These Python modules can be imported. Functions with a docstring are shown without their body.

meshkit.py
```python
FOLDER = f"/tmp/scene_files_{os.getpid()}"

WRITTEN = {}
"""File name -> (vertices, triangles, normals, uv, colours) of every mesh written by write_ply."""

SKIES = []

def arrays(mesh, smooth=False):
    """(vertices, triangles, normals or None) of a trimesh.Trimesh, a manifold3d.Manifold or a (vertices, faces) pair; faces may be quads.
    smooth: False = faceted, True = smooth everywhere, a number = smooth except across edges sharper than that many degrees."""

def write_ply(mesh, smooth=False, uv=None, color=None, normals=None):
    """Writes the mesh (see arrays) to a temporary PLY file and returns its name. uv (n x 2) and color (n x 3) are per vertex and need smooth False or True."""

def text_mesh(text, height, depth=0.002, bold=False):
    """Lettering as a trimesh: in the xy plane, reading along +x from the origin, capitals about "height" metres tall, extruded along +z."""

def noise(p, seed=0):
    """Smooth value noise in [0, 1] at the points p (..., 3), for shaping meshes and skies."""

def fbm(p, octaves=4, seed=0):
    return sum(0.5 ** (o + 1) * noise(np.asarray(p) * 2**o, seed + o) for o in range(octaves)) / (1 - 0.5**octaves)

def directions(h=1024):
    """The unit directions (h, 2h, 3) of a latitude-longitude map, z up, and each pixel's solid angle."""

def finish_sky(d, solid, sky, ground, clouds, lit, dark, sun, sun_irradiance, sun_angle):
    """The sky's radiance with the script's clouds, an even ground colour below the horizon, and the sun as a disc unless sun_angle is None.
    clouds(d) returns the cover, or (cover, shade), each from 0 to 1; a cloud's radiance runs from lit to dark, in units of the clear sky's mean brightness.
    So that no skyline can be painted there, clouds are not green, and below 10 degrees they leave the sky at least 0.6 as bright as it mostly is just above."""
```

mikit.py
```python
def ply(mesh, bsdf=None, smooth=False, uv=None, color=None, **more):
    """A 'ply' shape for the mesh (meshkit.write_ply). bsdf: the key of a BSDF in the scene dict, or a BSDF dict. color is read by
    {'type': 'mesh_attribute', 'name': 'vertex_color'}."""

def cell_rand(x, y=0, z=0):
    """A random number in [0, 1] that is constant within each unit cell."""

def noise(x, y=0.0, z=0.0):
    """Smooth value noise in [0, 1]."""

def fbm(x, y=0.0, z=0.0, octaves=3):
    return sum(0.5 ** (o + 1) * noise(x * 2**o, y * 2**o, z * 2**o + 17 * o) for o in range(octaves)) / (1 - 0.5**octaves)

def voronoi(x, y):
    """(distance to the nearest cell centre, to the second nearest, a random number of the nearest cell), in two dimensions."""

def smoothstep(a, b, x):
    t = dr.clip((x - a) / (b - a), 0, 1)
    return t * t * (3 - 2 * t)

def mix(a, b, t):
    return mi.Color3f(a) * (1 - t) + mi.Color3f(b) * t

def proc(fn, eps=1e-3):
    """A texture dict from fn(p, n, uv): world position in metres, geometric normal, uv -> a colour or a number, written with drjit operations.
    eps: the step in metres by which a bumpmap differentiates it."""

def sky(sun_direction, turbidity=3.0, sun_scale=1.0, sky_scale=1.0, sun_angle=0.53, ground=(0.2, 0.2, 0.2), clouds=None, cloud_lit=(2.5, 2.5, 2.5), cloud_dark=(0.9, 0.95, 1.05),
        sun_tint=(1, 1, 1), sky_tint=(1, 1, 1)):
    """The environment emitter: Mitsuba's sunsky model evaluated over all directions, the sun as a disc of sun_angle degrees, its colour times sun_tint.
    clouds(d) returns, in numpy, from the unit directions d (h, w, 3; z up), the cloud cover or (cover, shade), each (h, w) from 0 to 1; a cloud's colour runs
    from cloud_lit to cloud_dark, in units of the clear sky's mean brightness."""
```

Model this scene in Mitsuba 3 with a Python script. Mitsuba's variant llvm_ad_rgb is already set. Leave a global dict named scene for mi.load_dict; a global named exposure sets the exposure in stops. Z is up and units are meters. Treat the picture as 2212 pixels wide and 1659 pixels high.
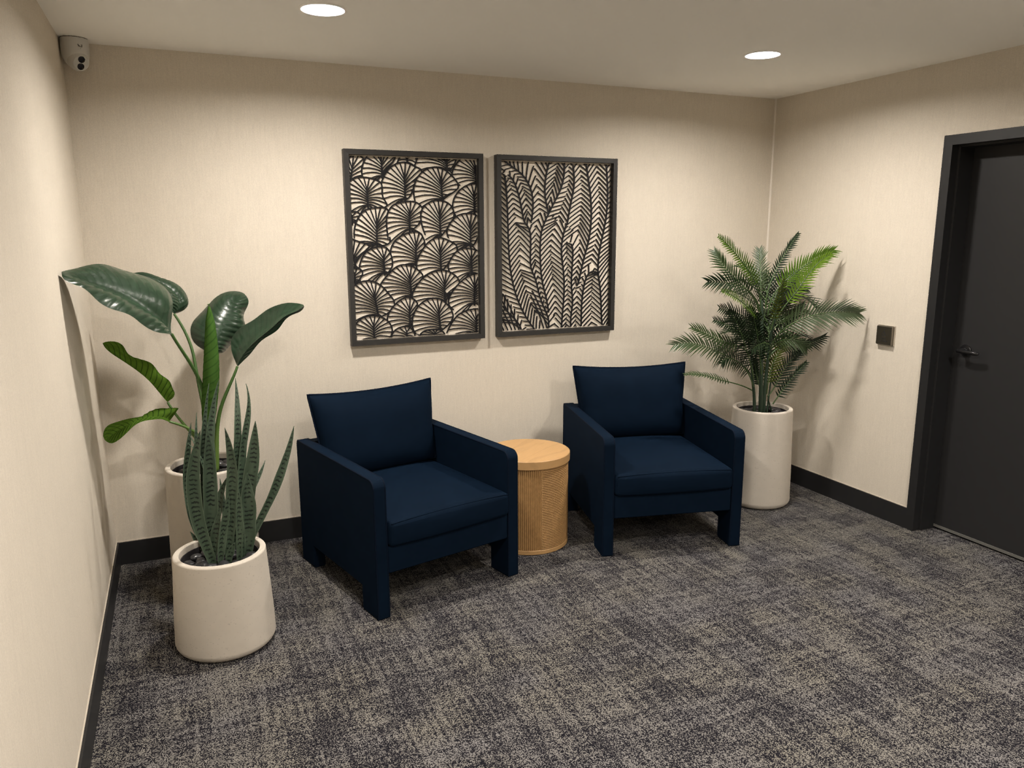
import math, numpy as np, trimesh, mitsuba as mi, mikit, meshkit
import manifold3d as m3
import drjit as dr
from shapely.geometry import LineString, Polygon, Point, box as sbox, MultiPolygon
from shapely.ops import unary_union
from scipy.interpolate import CubicSpline

T4 = mi.ScalarTransform4f
scene, labels = {}, {}

# ------------------------------------------------------------------ camera, light, exposure
CAM = np.array([0.3783, -4.0666, 1.6253])
FWD = np.array([0.38942585, 0.89998241, -0.195906])
UP = np.array([0.08124691, 0.17830222, 0.98061575])
scene['the_view'] = {'type': 'perspective', 'fov': 2 * math.degrees(math.atan(1106 / 1661.47)), 'fov_axis': 'x', 'near_clip': 0.02, 'far_clip': 60.0,
                     'to_world': T4().look_at(origin=CAM.tolist(), target=(CAM + FWD).tolist(), up=UP.tolist())}
exposure = 0.0
LAMP = 790.0                                   # radiance of the LED diffusers
LAMP_TINT = np.array([1.0, 0.932, 0.843])
LAMP_SPOTS = [(0.964, -0.941), (3.023, -0.971), (0.97, -3.01), (3.03, -3.04), (0.97, -5.08), (3.03, -5.1)]
LAMP_DIM = [0.93, 0.88, 1.05, 1.05, 0.95, 0.95]
W, H, YF, TB, HB = 3.9804, 2.44, -6.4, 0.0118, 0.1155   # room width, height, far end, baseboard thickness and height

# ------------------------------------------------------------------ helpers
def lin(*c):
    c = np.array(c, float) / 255
    return np.where(c < 0.04045, c / 12.92, ((c + 0.055) / 1.055) ** 2.4).tolist()
def rgb(c): return {'type': 'rgb', 'value': [float(x) for x in c]}
def mat(key, d): scene[key] = d; return key
def princ(key, col, rough=0.5, two=True, **k):
    d = {'type': 'principled', 'base_color': col if isinstance(col, dict) else rgb(col), 'roughness': rough, **k}
    return mat(key, {'type': 'twosided', 'bsdf': d} if two else d)
def numbered(key):
    if key not in scene and key not in labels and not any(k.startswith(key + '__') for k in scene): return key
    i = 1
    while True:
        k = f'{key}_{i:03d}'
        if k not in scene and k not in labels and not any(q.startswith(k + '__') for q in scene): return k
        i += 1
def thing(name, label, cat, group=None):
    k = numbered(name); labels[k] = {'label': label, 'category': cat}
    if group: labels[k]['group'] = group
    return k
def put(name, mesh, m, parent=None, smooth=False, label=None, kind=None, to=None, **more):
    """one shape entry; parent + '__' + name, numbered when taken"""
    k = numbered((parent + '__' if parent else '') + name)
    d = mesh if isinstance(mesh, dict) else mikit.ply(mesh, m, smooth=smooth, **more)
    if to is not None: d = {**d, 'to_world': to}
    scene[k] = d
    if label or kind:
        labels[k] = {}
        if label: labels[k]['label'] = label
        if kind: labels[k]['kind'] = kind
    return k
def struct(name, mesh, m, **k):
    return put(name, mesh, m, kind='structure', **k)
def tm(v, f): return trimesh.Trimesh(np.asarray(v, float), np.asarray(f, int), process=False)
def man(m):
    mm = m.to_mesh(); return tm(mm.vert_properties[:, :3], mm.tri_verts)
def bx(x0, x1, y0, y1, z0, z1):
    return trimesh.creation.box(bounds=[[min(x0, x1), min(y0, y1), min(z0, z1)], [max(x0, x1), max(y0, y1), max(z0, z1)]])
cat = trimesh.util.concatenate
SPH = trimesh.creation.icosphere(subdivisions=2).vertices
SPH3 = trimesh.creation.uv_sphere(1.0, count=[9, 16]).vertices
def hullpts(pts, r, sph=None):
    sph = SPH3 if sph is None else sph
    return m3.Manifold.hull_points((np.asarray(pts, float)[:, None, :] + r * sph[None]).reshape(-1, 3))
def rbox(x0, x1, y0, y1, z0, z1, r):
    return hullpts([(x, y, z) for x in (x0 + r, x1 - r) for y in (y0 + r, y1 - r) for z in (z0 + r, z1 - r)], r)
def resample(p, n, smooth=True):
    p = np.asarray(p, float); d = np.r_[0, np.cumsum(np.linalg.norm(np.diff(p, axis=0), axis=1))]
    t = np.linspace(0, d[-1], n)
    if smooth and len(p) > 2: return CubicSpline(d, p)(t)
    return np.stack([np.interp(t, d, p[:, k]) for k in range(p.shape[1])], -1)
def frames(P):
    Tn = np.gradient(P, axis=0); Tn /= np.linalg.norm(Tn, axis=1, keepdims=True) + 1e-12
    a = np.array([0, 0, 1.0]) if abs(Tn[0, 2]) < 0.9 else np.array([1.0, 0, 0])
    A = np.cross(Tn[0], a); A /= np.linalg.norm(A); out = [A]
    for i in range(1, len(P)):
        A = A - Tn[i] * (A @ Tn[i]); A /= np.linalg.norm(A); out.append(A)
    A = np.array(out); return Tn, A, np.cross(Tn, A)
def tube(P, r, sides=8, closed=False):
    P = np.asarray(P, float); n = len(P); r = np.broadcast_to(np.asarray(r, float), (n,))
    if closed: Q = np.vstack([P[-1], P, P[0]]); Tn, A, B = [x[1:-1] for x in frames(Q)]
    else: Tn, A, B = frames(P)
    ang = np.arange(sides) * 2 * np.pi / sides
    v = P[:, None] + r[:, None, None] * (np.cos(ang)[None, :, None] * A[:, None] + np.sin(ang)[None, :, None] * B[:, None])
    v = v.reshape(-1, 3); f = []
    for i in range(n if closed else n - 1):
        a, b = i * sides, ((i + 1) % n) * sides
        for j in range(sides):
            k = (j + 1) % sides
            f += [[a + j, a + k, b + k], [a + j, b + k, b + j]]
    if not closed:
        c0, c1 = len(v), len(v) + 1; v = np.vstack([v, P[0], P[-1]]); e = (n - 1) * sides
        for j in range(sides):
            k = (j + 1) % sides
            f += [[c0, k, j], [c1, e + j, e + k]]
    return tm(v, f)
def lathe(prof, n=64, c=(0, 0, 0)):
    """profile of (r, z), open or closed; r = 0 ends close it"""
    prof = np.asarray(prof, float); ang = np.arange(n) * 2 * np.pi / n
    v = np.stack([prof[:, 0][:, None] * np.cos(ang), prof[:, 0][:, None] * np.sin(ang), np.repeat(prof[:, 1][:, None], n, 1)], -1).reshape(-1, 3)
    f = []
    for i in range(len(prof) - 1):
        for j in range(n):
            k = (j + 1) % n; a, b = i * n, (i + 1) * n
            if prof[i, 0] > 1e-9: f.append([a + j, a + k, b + k])
            if prof[i + 1, 0] > 1e-9: f.append([a + j, b + k, b + j])
    return tm(v + np.array(c), f)
def arc(cx, cz, r, a0, a1, n=6):
    a = np.radians(np.linspace(a0, a1, n)); return [(cx + r * math.cos(t), cz + r * math.sin(t)) for t in a]
def extrude(poly, h):
    polys = [g for g in getattr(poly, 'geoms', [poly]) if g.geom_type == 'Polygon' and g.area > 1e-7]
    return cat([trimesh.creation.extrude_polygon(g, h, engine='earcut') for g in polys]) if polys else None
nz, fbm, sst = mikit.noise, mikit.fbm, mikit.smoothstep
def C3(c): return mi.Color3f(*[float(x) for x in c])

# ------------------------------------------------------------------ materials
def wall_tex(p, n, uv):
    h = p.x + p.y                                  # runs along either wall
    thread = nz(h * 330.0, p.z * 26.0, 3.0) - 0.5
    slub = nz(h * 120.0, p.z * 9.0, 7.0) - 0.5
    fine = nz(h * 420.0, p.z * 420.0, 1.0) - 0.5
    broad = fbm(h * 9.0, p.z * 0.8, 5.0) - 0.5
    k = 1.0 + 0.055 * thread + 0.02 * slub + 0.11 * fine + 0.03 * broad
    return C3((0.62, 0.565, 0.485)) * k
mat('wallpaper', {'type': 'diffuse', 'reflectance': mikit.proc(wall_tex)})
princ('ceiling_paint', (0.735, 0.73, 0.70), 0.9, specular=0.1)
CA, CB, CG = (0.009, 0.0095, 0.0135), (0.225, 0.210, 0.182), (0.046, 0.0425, 0.049)
def carpet_tex(p, n, uv):
    cx = dr.floor(p.x / 0.0031)
    oy = 0.5 * (cx - 2.0 * dr.floor(cx * 0.5))
    cy = dr.floor(p.y / 0.0035 + oy)
    r1, r2 = mikit.cell_rand(cx, cy, 1), mikit.cell_rand(cx, cy, 2)
    # streaky overdyed pattern: blocks drawn out along both room axes
    ax = fbm(p.x * 9.0, p.y * 60.0, 2.0, octaves=3)
    ay = fbm(p.x * 75.0, p.y * 7.0, 9.0, octaves=3)
    blob = fbm(p.x * 7.0, p.y * 7.0, 4.0, octaves=4)
    lines = nz(p.x * 150.0, p.y * 1.6, 6.0)
    m = 0.36 * ax + 0.36 * ay + 0.28 * blob + 0.15 * (lines - 0.5)
    thr = 0.17 + 0.48 * sst(0.32, 0.70, m)
    lit = sst(-0.26, 0.26, thr - r1)
    fx, fy = p.x / 0.0031 - cx, p.y / 0.0035 + oy - cy
    loop = 1.0 - 0.75 * (dr.square(fx - 0.5) + dr.square(fy - 0.5)) * 2.0
    dark = mikit.mix(C3(CA), C3(CG), r2 * 0.9)
    hue = nz(p.x * 7.0, p.y * 7.0, 12.0)
    light = mikit.mix(C3(CB), C3((0.20, 0.192, 0.194)), hue) * (0.75 + 0.5 * r2)
    return mikit.mix(dark, light, lit) * loop
mat('carpet', {'type': 'diffuse', 'reflectance': mikit.proc(carpet_tex)})
princ('charcoal_paint', (0.0145, 0.0148, 0.016), 0.45, specular=0.32)
princ('door_paint', (0.019, 0.019, 0.0202), 0.42, specular=0.30)
mat('caulk', {'type': 'diffuse', 'reflectance': rgb((0.50, 0.45, 0.38))})
mat('corner_caulk', {'type': 'diffuse', 'reflectance': rgb((0.74, 0.69, 0.62))})
def velvet_tex(p, n, uv):
    k = 0.85 + 0.3 * fbm(p.x * 14.0, p.y * 14.0, p.z * 14.0, octaves=3)
    return C3((0.0021, 0.0068, 0.0160)) * k
princ('navy_velvet', mikit.proc(velvet_tex), 0.8, specular=0.05, sheen=0.10, sheen_tint=1.0)
princ('navy_piping', (0.0015, 0.0050, 0.0130), 0.75, specular=0.08, sheen=0.05, sheen_tint=0.9)
def planter_tex(p, n, uv):
    k = 1.0 + 0.07 * (fbm(p.x * 30.0, p.y * 30.0, p.z * 30.0, octaves=4) - 0.5) - 0.22 * sst(0.80, 0.86, nz(p.x * 190.0, p.y * 190.0, p.z * 190.0)) * nz(p.x * 30.0, p.y * 30.0, p.z * 30.0)
    return C3((0.50, 0.455, 0.395)) * k
princ('planter_clay', mikit.proc(planter_tex), 0.55, specular=0.3)
princ('black_liner', (0.02, 0.018, 0.02), 0.5)
princ('soil', (0.012, 0.010, 0.009), 0.95)
def peb_tex(p, n, uv):
    k = 0.6 + 0.9 * fbm(p.x * 60.0, p.y * 60.0, p.z * 60.0)
    return C3((0.022, 0.022, 0.024)) * k
princ('polished_pebble', mikit.proc(peb_tex), 0.28, specular=0.5)
princ('matte_pebble', (0.035, 0.034, 0.037), 0.5)
def wood_tex(p, n, uv):
    g = p.x * 0.8 + p.y * 0.6; a = -p.x * 0.6 + p.y * 0.8
    w = fbm(g * 2.6 + 1.5, a * 9.0, p.z * 9.0, octaves=3)
    ring = dr.abs(dr.sin((a * 26.0 + w * 9.0) * 1.0))
    fine = nz(g * 30.0, a * 420.0, p.z * 420.0)
    line = sst(0.93, 1.0, ring) * nz(g * 5.0, a * 30.0, 3.0)
    k = 1.0 - 0.11 * line - 0.07 * (1.0 - fine) + 0.05 * (w - 0.5)
    return C3((0.44, 0.262, 0.114)) * k
princ('oak', mikit.proc(wood_tex), 0.45, specular=0.35)
princ('oak_reed', mikit.proc(lambda p, n, uv: C3((0.33, 0.190, 0.078)) * (0.9 + 0.2 * nz(p.x * 60.0, p.y * 60.0, p.z * 60.0))), 0.5, specular=0.3)
princ('frame_black', (0.024, 0.023, 0.022), 0.5, specular=0.35)
princ('fret_black', (0.006, 0.006, 0.0075), 0.6, specular=0.25)
def board_tex(p, n, uv):
    k = 1.0 + 0.16 * (nz(p.x * 420.0, p.z * 420.0, 2.0) - 0.5) - 0.35 * sst(0.82, 0.9, nz(p.x * 210.0, p.z * 260.0, 8.0)) * nz(p.x * 40.0, p.z * 40.0)
    return C3((0.69, 0.625, 0.535)) * k
mat('cream_board', {'type': 'diffuse', 'reflectance': mikit.proc(board_tex)})
princ('white_plastic', (0.55, 0.545, 0.52), 0.35, specular=0.4)
princ('lamp_baffle', (0.10, 0.095, 0.09), 0.7, specular=0.2)
princ('white_trim', (0.80, 0.79, 0.76), 0.4)
princ('black_glass', (0.006, 0.006, 0.007), 0.12)
princ('gray_print', (0.10, 0.09, 0.075), 0.6)
princ('black_metal', (0.008, 0.008, 0.009), 0.16, specular=0.6)
princ('steel', (0.22, 0.20, 0.17), 0.32, metallic=1.0)
princ('steel_edge', (0.55, 0.52, 0.47), 0.22, metallic=1.0)
princ('engraving', (0.012, 0.012, 0.014), 0.6)
princ('sweep_gray', (0.11, 0.108, 0.10), 0.5)
def veins(base, dark, k):
    def fn(p, n, uv):
        a = dr.abs(uv.y)
        s = uv.x * 15.0 - a * 2.6
        v = dr.abs(s - dr.floor(s) - 0.5) * 2.0
        mid = 1.0 - sst(0.0, 0.035, a)
        c = mikit.mix(C3(base), C3(dark), k * sst(0.72, 1.0, v))
        return mikit.mix(c, C3(base) * 1.7, mid * 0.4) * (0.85 + 0.3 * nz(uv.x * 9.0, uv.y * 6.0))
    return mikit.proc(fn)
princ('leaf_deep', veins((0.0155, 0.034, 0.0185), (0.009, 0.021, 0.012), 0.6), 0.27, specular=0.45)
mat('leaf_bright', {'type': 'principledthin', 'base_color': veins((0.085, 0.165, 0.022), (0.018, 0.050, 0.010), 0.95), 'roughness': 0.34, 'diff_trans': 0.9, 'eta': 1.5})
mat('leaf_spear', {'type': 'principledthin', 'base_color': veins((0.060, 0.135, 0.028), (0.028, 0.075, 0.018), 0.8), 'roughness': 0.33, 'diff_trans': 0.5, 'eta': 1.5})
princ('leaf_stem', mikit.proc(lambda p, n, uv: mikit.mix(C3((0.10, 0.17, 0.035)), C3((0.045, 0.10, 0.025)), sst(0.6, 1.0, p.z))), 0.38)
def snake_tex(p, n, uv):
    a = dr.abs(uv.y); o = uv.x * 60.0
    wob = (nz(uv.y * 3.0, o * 0.35, 1.0) - 0.5) * 1.6 + (nz(uv.y * 9.0, o * 0.9, 4.0) - 0.5) * 0.9
    s = uv.x + wob * 0.0035 + 0.004 * a
    b = dr.sin(s * 340.0)
    gate = sst(0.15, 0.45, nz(s * 45.0, uv.y * 1.6, 8.0))
    band = sst(0.15, 0.6, b + 0.7 * (nz(uv.y * 7.0, o, 11.0) - 0.5)) * (1.0 - sst(0.45, 0.72, a)) * gate
    base = mikit.mix(C3((0.060, 0.088, 0.058)), C3((0.036, 0.060, 0.038)), nz(o * 0.2, uv.y * 2.0, 3.0))
    edge = sst(0.86, 1.0, a)
    c = mikit.mix(base, C3((0.008, 0.013, 0.010)), band * 0.92)
    return mikit.mix(c, C3((0.12, 0.16, 0.11)), edge * 0.7)
princ('snake_leaf', mikit.proc(snake_tex), 0.45, specular=0.3)
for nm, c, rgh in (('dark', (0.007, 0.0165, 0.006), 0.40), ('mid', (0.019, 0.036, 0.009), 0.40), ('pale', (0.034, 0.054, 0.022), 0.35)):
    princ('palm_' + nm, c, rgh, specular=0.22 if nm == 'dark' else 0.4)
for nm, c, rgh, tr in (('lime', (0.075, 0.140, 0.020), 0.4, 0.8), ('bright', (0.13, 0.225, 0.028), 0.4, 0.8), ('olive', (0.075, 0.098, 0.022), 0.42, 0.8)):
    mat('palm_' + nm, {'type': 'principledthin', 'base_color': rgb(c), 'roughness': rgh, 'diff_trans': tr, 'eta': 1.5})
princ('palm_stem', (0.014, 0.030, 0.016), 0.45)
princ('palm_rachis', (0.045, 0.085, 0.025), 0.45)

# ------------------------------------------------------------------ room shell
struct('floor', bx(-0.2, W + 0.35, YF - 0.15, 0.15, -0.1, 0), 'carpet')
LAMP_R, LAMP_DEEP = 0.079, 0.020          # recessed cans
cp = sbox(-0.2, YF - 0.15, W + 0.35, 0.15).difference(unary_union([Point(*q).buffer(LAMP_R + 0.004, resolution=24) for q in LAMP_SPOTS]))
ce = extrude(cp, 0.1); ce.apply_translation([0, 0, H]); struct('ceiling', ce, 'ceiling_paint')
struct('wall_left', bx(-0.15, 0, YF, 0.15, 0, H), 'wallpaper')
struct('wall_back', bx(0, W, 0, 0.15, 0, H), 'wallpaper')
struct('wall_front', bx(-0.15, W + 0.19, YF - 0.15, YF, 0, H), 'wallpaper')
DO, DI, DT = -1.239, -1.288, 2.082        # door frame: outer edge, inner edge, top
DO2 = -2.295
struct('wall_right', cat([bx(W, W + 0.19, DO - 0.004, 0.15, 0, H), bx(W, W + 0.19, YF, DO2 + 0.004, 0, H), bx(W, W + 0.19, DO2 + 0.004, DO - 0.004, DT - 0.004, H)]), 'wallpaper')
def baseboard(name, x0, x1, y0, y1, side):
    m = bx(x0, x1, y0, y1, 0, HB)
    k = struct(name, m, 'charcoal_paint')
    if side == 'left': c = bx(0, 0.0042, y0, y1, HB, HB + 0.003)
    elif side == 'back': c = bx(x0, x1, -0.0042, 0, HB, HB + 0.003)
    else: c = bx(W - 0.0042, W, y0, y1, HB, HB + 0.003)
    put('caulk_bead', c, 'caulk', k, label='thin beige caulk line along the top of the baseboard')
baseboard('baseboard_left', 0, TB, YF, 0, 'left')
baseboard('baseboard_back', TB, W - TB, -TB, 0, 'back')
baseboard('baseboard_right', W - TB, W, DO, 0, 'right')
cc = extrude(Polygon([(W, 0), (W - 0.008, 0), (W, -0.008)]), H - HB - 0.003); cc.apply_translation([0, 0, HB + 0.003]); struct('trim_1', cc, 'corner_caulk')            # caulked inside corner

# ------------------------------------------------------------------ door
xf = W - TB
def prof_poly(o, i):      # plan of one jamb: o outer edge, i inner edge (y), with the stop
    s = 1 if o > i else -1
    return Polygon([(xf, o), (xf, i), (4.017, i), (4.019, i - s * 0.010), (4.120, i - s * 0.010), (4.120, i), (4.166, i), (4.166, o)])
fr = [extrude(prof_poly(DO, DI), DT), extrude(prof_poly(DO2, DO2 + 0.049), DT)]
hd = cat([bx(xf, 4.017, DO2 + 0.04, DI + 0.01, DT - 0.049, DT), bx(4.017, 4.120, DO2 + 0.04, DI + 0.01, DT - 0.059, DT), bx(4.120, 4.166, DO2 + 0.04, DI + 0.01, DT - 0.049, DT)])
door = 'door_1'
labels[door] = {'kind': 'structure', 'label': 'matte charcoal door in a matching recessed metal frame on the right wall'}
put('door_frame', cat(fr + [hd]), 'charcoal_paint', door)
put('door_slab', bx(4.121, 4.164, DO2 + 0.052, DI - 0.0035, 0.014, DT - 0.053), 'door_paint', door)
put('bottom_sweep', bx(4.117, 4.122, DO2 + 0.052, DI - 0.0035, 0.010, 0.024), 'sweep_gray', door, label='pale sweep strip along the foot of the door')
hy, hz, hx = -1.372, 1.004, 4.121
hk = put('door_handle', lathe([(0, 0), (0.031, 0), (0.031, 0.007), (0.028, 0.011), (0.014, 0.0125), (0.0115, 0.03), (0.0115, 0.060), (0, 0.060)], 40).apply_transform(trimesh.transformations.rotation_matrix(-math.pi / 2, [0, 1, 0])).apply_translation([hx, hy, hz]),
         'black_metal', door, smooth=35, label='glossy black lever handle on a round rose')
lev = resample([(hx - 0.052, hy + 0.013, hz + 0.001), (hx - 0.055, hy, hz + 0.001), (hx - 0.056, hy - 0.04, hz), (hx - 0.054, hy - 0.075, hz - 0.001), (hx - 0.048, hy - 0.104, hz - 0.002)], 22)
lm = tube(lev, np.r_[0.008, 0.0115, np.full(16, 0.0105), 0.010, 0.0095, 0.009, 0.006], 16)
put('lever', lm, 'black_metal', hk, smooth=50)

# ------------------------------------------------------------------ ceiling lights
def ceiling_light(x, y, dim, label, group):
    k = thing('ceiling_light', label, 'ceiling light', group)
    put('trim_ring', lathe([(LAMP_R, H - 0.001), (LAMP_R + 0.0015, H - 0.004), (LAMP_R + 0.008, H - 0.003), (LAMP_R + 0.010, H), (LAMP_R + 0.002, H), (LAMP_R, H - 0.001)], 64, (x, y, 0)), 'white_trim', k, smooth=40)
    put('baffle', lathe([(LAMP_R, H - 0.001), (LAMP_R, H + LAMP_DEEP + 0.02), (LAMP_R + 0.002, H + LAMP_DEEP + 0.02), (LAMP_R + 0.002, H - 0.001)], 64, (x, y, 0)), 'lamp_baffle', k, smooth=40, label='dark cylinder wall inside the lamp opening')
    d = lathe([(0.0, H + LAMP_DEEP), (0.04, H + LAMP_DEEP), (LAMP_R - 0.001, H + LAMP_DEEP)], 64, (x, y, 0))
    if d.face_normals[:, 2].mean() > 0: d.faces = d.faces[:, ::-1]
    k2 = put('diffuser', d, 'white_trim', k, label='glowing white round diffuser')
    scene[k2]['emitter'] = {'type': 'area', 'radiance': rgb(LAMP * dim * LAMP_TINT)}
ceiling_light(*LAMP_SPOTS[0], LAMP_DIM[0], 'round recessed ceiling light near the top edge, above and left of the framed pictures', None)
ceiling_light(*LAMP_SPOTS[1], LAMP_DIM[1], 'round recessed ceiling light on the right, above the corner with the palm', None)
for s, d in zip(LAMP_SPOTS[2:], LAMP_DIM[2:]):
    ceiling_light(*s, d, 'round recessed ceiling light outside the picture, above the open carpet', 'ceiling lights above the open carpet')

# ------------------------------------------------------------------ armchairs
CW, CD, CT, CH = 0.748, 0.809, 0.058, 0.620
LG, OH = 0.147, 0.111
def chair_parts():
    """name, mesh, material, smooth, parent part; local frame, front towards -y"""
    out = []
    hw, hd, r = CW / 2, CD / 2, 0.009
    for s in (-1, 1):
        xa, xb = sorted((s * hw, s * (hw - CT)))
        ra = 0.040
        pts = []
        for x in (xa + r, xb - r):
            pts += [(x, hd - r, CH - r + 0.003), (x, hd - r, OH + r), (x, -hd + r, OH + r)]
            pts += [(x, -hd + ra + (ra - r) * math.cos(t), CH - ra + (ra - r) * math.sin(t)) for t in np.radians(np.linspace(90, 180, 7))]
        full = hullpts(pts, r) + rbox(xa, xb, -hd, -hd + LG, -0.0001, 0.26, r) + rbox(xa, xb, hd - LG, hd, -0.0001, 0.26, r)
        full = full.refine_to_length(0.035)
        up, low = full.split_by_plane((0, 0, 1), OH - 0.004)
        out.append(('arm', man(up), 'navy_velvet', 35, None))
        legs = sorted(low.decompose(), key=lambda q: q.bounding_box()[1])
        for q in legs: out.append(('leg', man(q), 'navy_velvet', 35, None))
        for x in (xa + 0.003, xb - 0.003):
            e = 0.003
            path = [(x, -hd + e, 0.004), (x, -hd + e, 0.2), (x, -hd + e, 0.4)] + [(x, -hd + ra + (ra - e) * math.cos(t), CH - ra + (ra - e) * math.sin(t)) for t in np.radians(np.linspace(180, 90, 9))]
            path += [(x, y, CH - e + 0.003 * (y + hd) / CD) for y in np.linspace(-0.3, hd - 0.01, 6)] + [(x, hd - e, CH - 0.01)] + [(x, hd - e, z) for z in (0.4, 0.2, 0.004)]
            out.append(('piping', tube(path, 0.0042, 8), 'navy_piping', 60, 'arm'))
    # apron and seat deck
    out.append(('apron', man(rbox(-hw + CT, hw - CT, -hd + 0.002, hd - 0.02, 0.198, 0.322, 0.010)), 'navy_velvet', 35, None))
    # back panel
    out.append(('back_panel', man(rbox(-hw + CT - 0.004, hw - CT + 0.004, hd - 0.075, hd - 0.002, 0.2, CH - 0.002, 0.012)), 'navy_velvet', 35, None))
    # seat cushion
    sx, y0, y1, z0, z1, rs = hw - CT - 0.001, -hd - 0.018, 0.315, 0.318, 0.430, 0.024
    sc = man(rbox(-sx, sx, y0, y1, z0, z1, rs).refine_to_length(0.022))
    v = sc.vertices.copy(); u = np.clip(np.abs(v[:, 0]) / sx, 0, 1); w = np.clip((v[:, 1] - y0) / (y1 - y0), 0, 1)
    top = np.clip((v[:, 2] - z0) / (z1 - z0), 0, 1)
    dome = (1 - u ** 2.6) * (1 - (2 * w - 1) ** 4)
    v[:, 2] += top * 0.024 * dome + top * 0.004 * (1 - u ** 2)
    v[:, 1] -= (1 - w) ** 6 * 0.012 * (1 - u ** 2) * np.sin(np.pi * np.clip(top, 0, 1))
    v[:, 2] += (1 - w) ** 4 * (1 - u ** 2) * np.where(top > 0.5, 0.004, -0.006)
    sc.vertices = v
    out.append(('seat_cushion', sc, 'navy_velvet', 50, None))
    xs = np.linspace(-sx + 0.012, sx - 0.012, 40); k = 0.29 * rs
    e = [(x, y0 + k - 0.001, z1 - k + 0.0085 * (1 - (abs(x) / sx) ** 2.2)) for x in xs]
    out.append(('piping', tube(e, 0.0028, 8), 'navy_velvet', 60, 'seat_cushion'))
    # loose back cushion, leaning on the back panel
    nu, nv = 61, 45
    U, Vv = np.meshgrid(np.linspace(-1, 1, nu), np.linspace(-1, 1, nv), indexing='ij')
    def cushion(side):
        q = np.clip((Vv + 0.1) / 1.1, 0, 1); flare = q * q * (3 - 2 * q)
        halfw = 0.313 + 0.028 * q
        x = U * halfw
        z = 0.445 + (Vv + 1) / 2 * 0.412 - 0.020 * (1 - U ** 2) * np.clip(Vv, 0, 1) ** 3 + 0.006 * U * 0
        yc = 0.235 + 0.080 * (Vv + 1) / 2
        t = 0.088 * (np.clip(1 - np.abs(U) ** 5, 0, 1) ** 0.55) * (np.clip(1 - np.abs(np.where(Vv > 0, Vv, Vv * 0.985)) ** 3.2, 0, 1) ** 0.6)
        fold = 0.0035 * np.sin(U * 9 + 1.2 * np.sin(3 * U)) * np.clip(Vv - 0.25, 0, 1) * (1 - U ** 2) + 0.003 * np.sin(U * 23 + 0.6) * np.clip(Vv - 0.55, 0, 1) * (1 - Vv ** 8)
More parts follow.
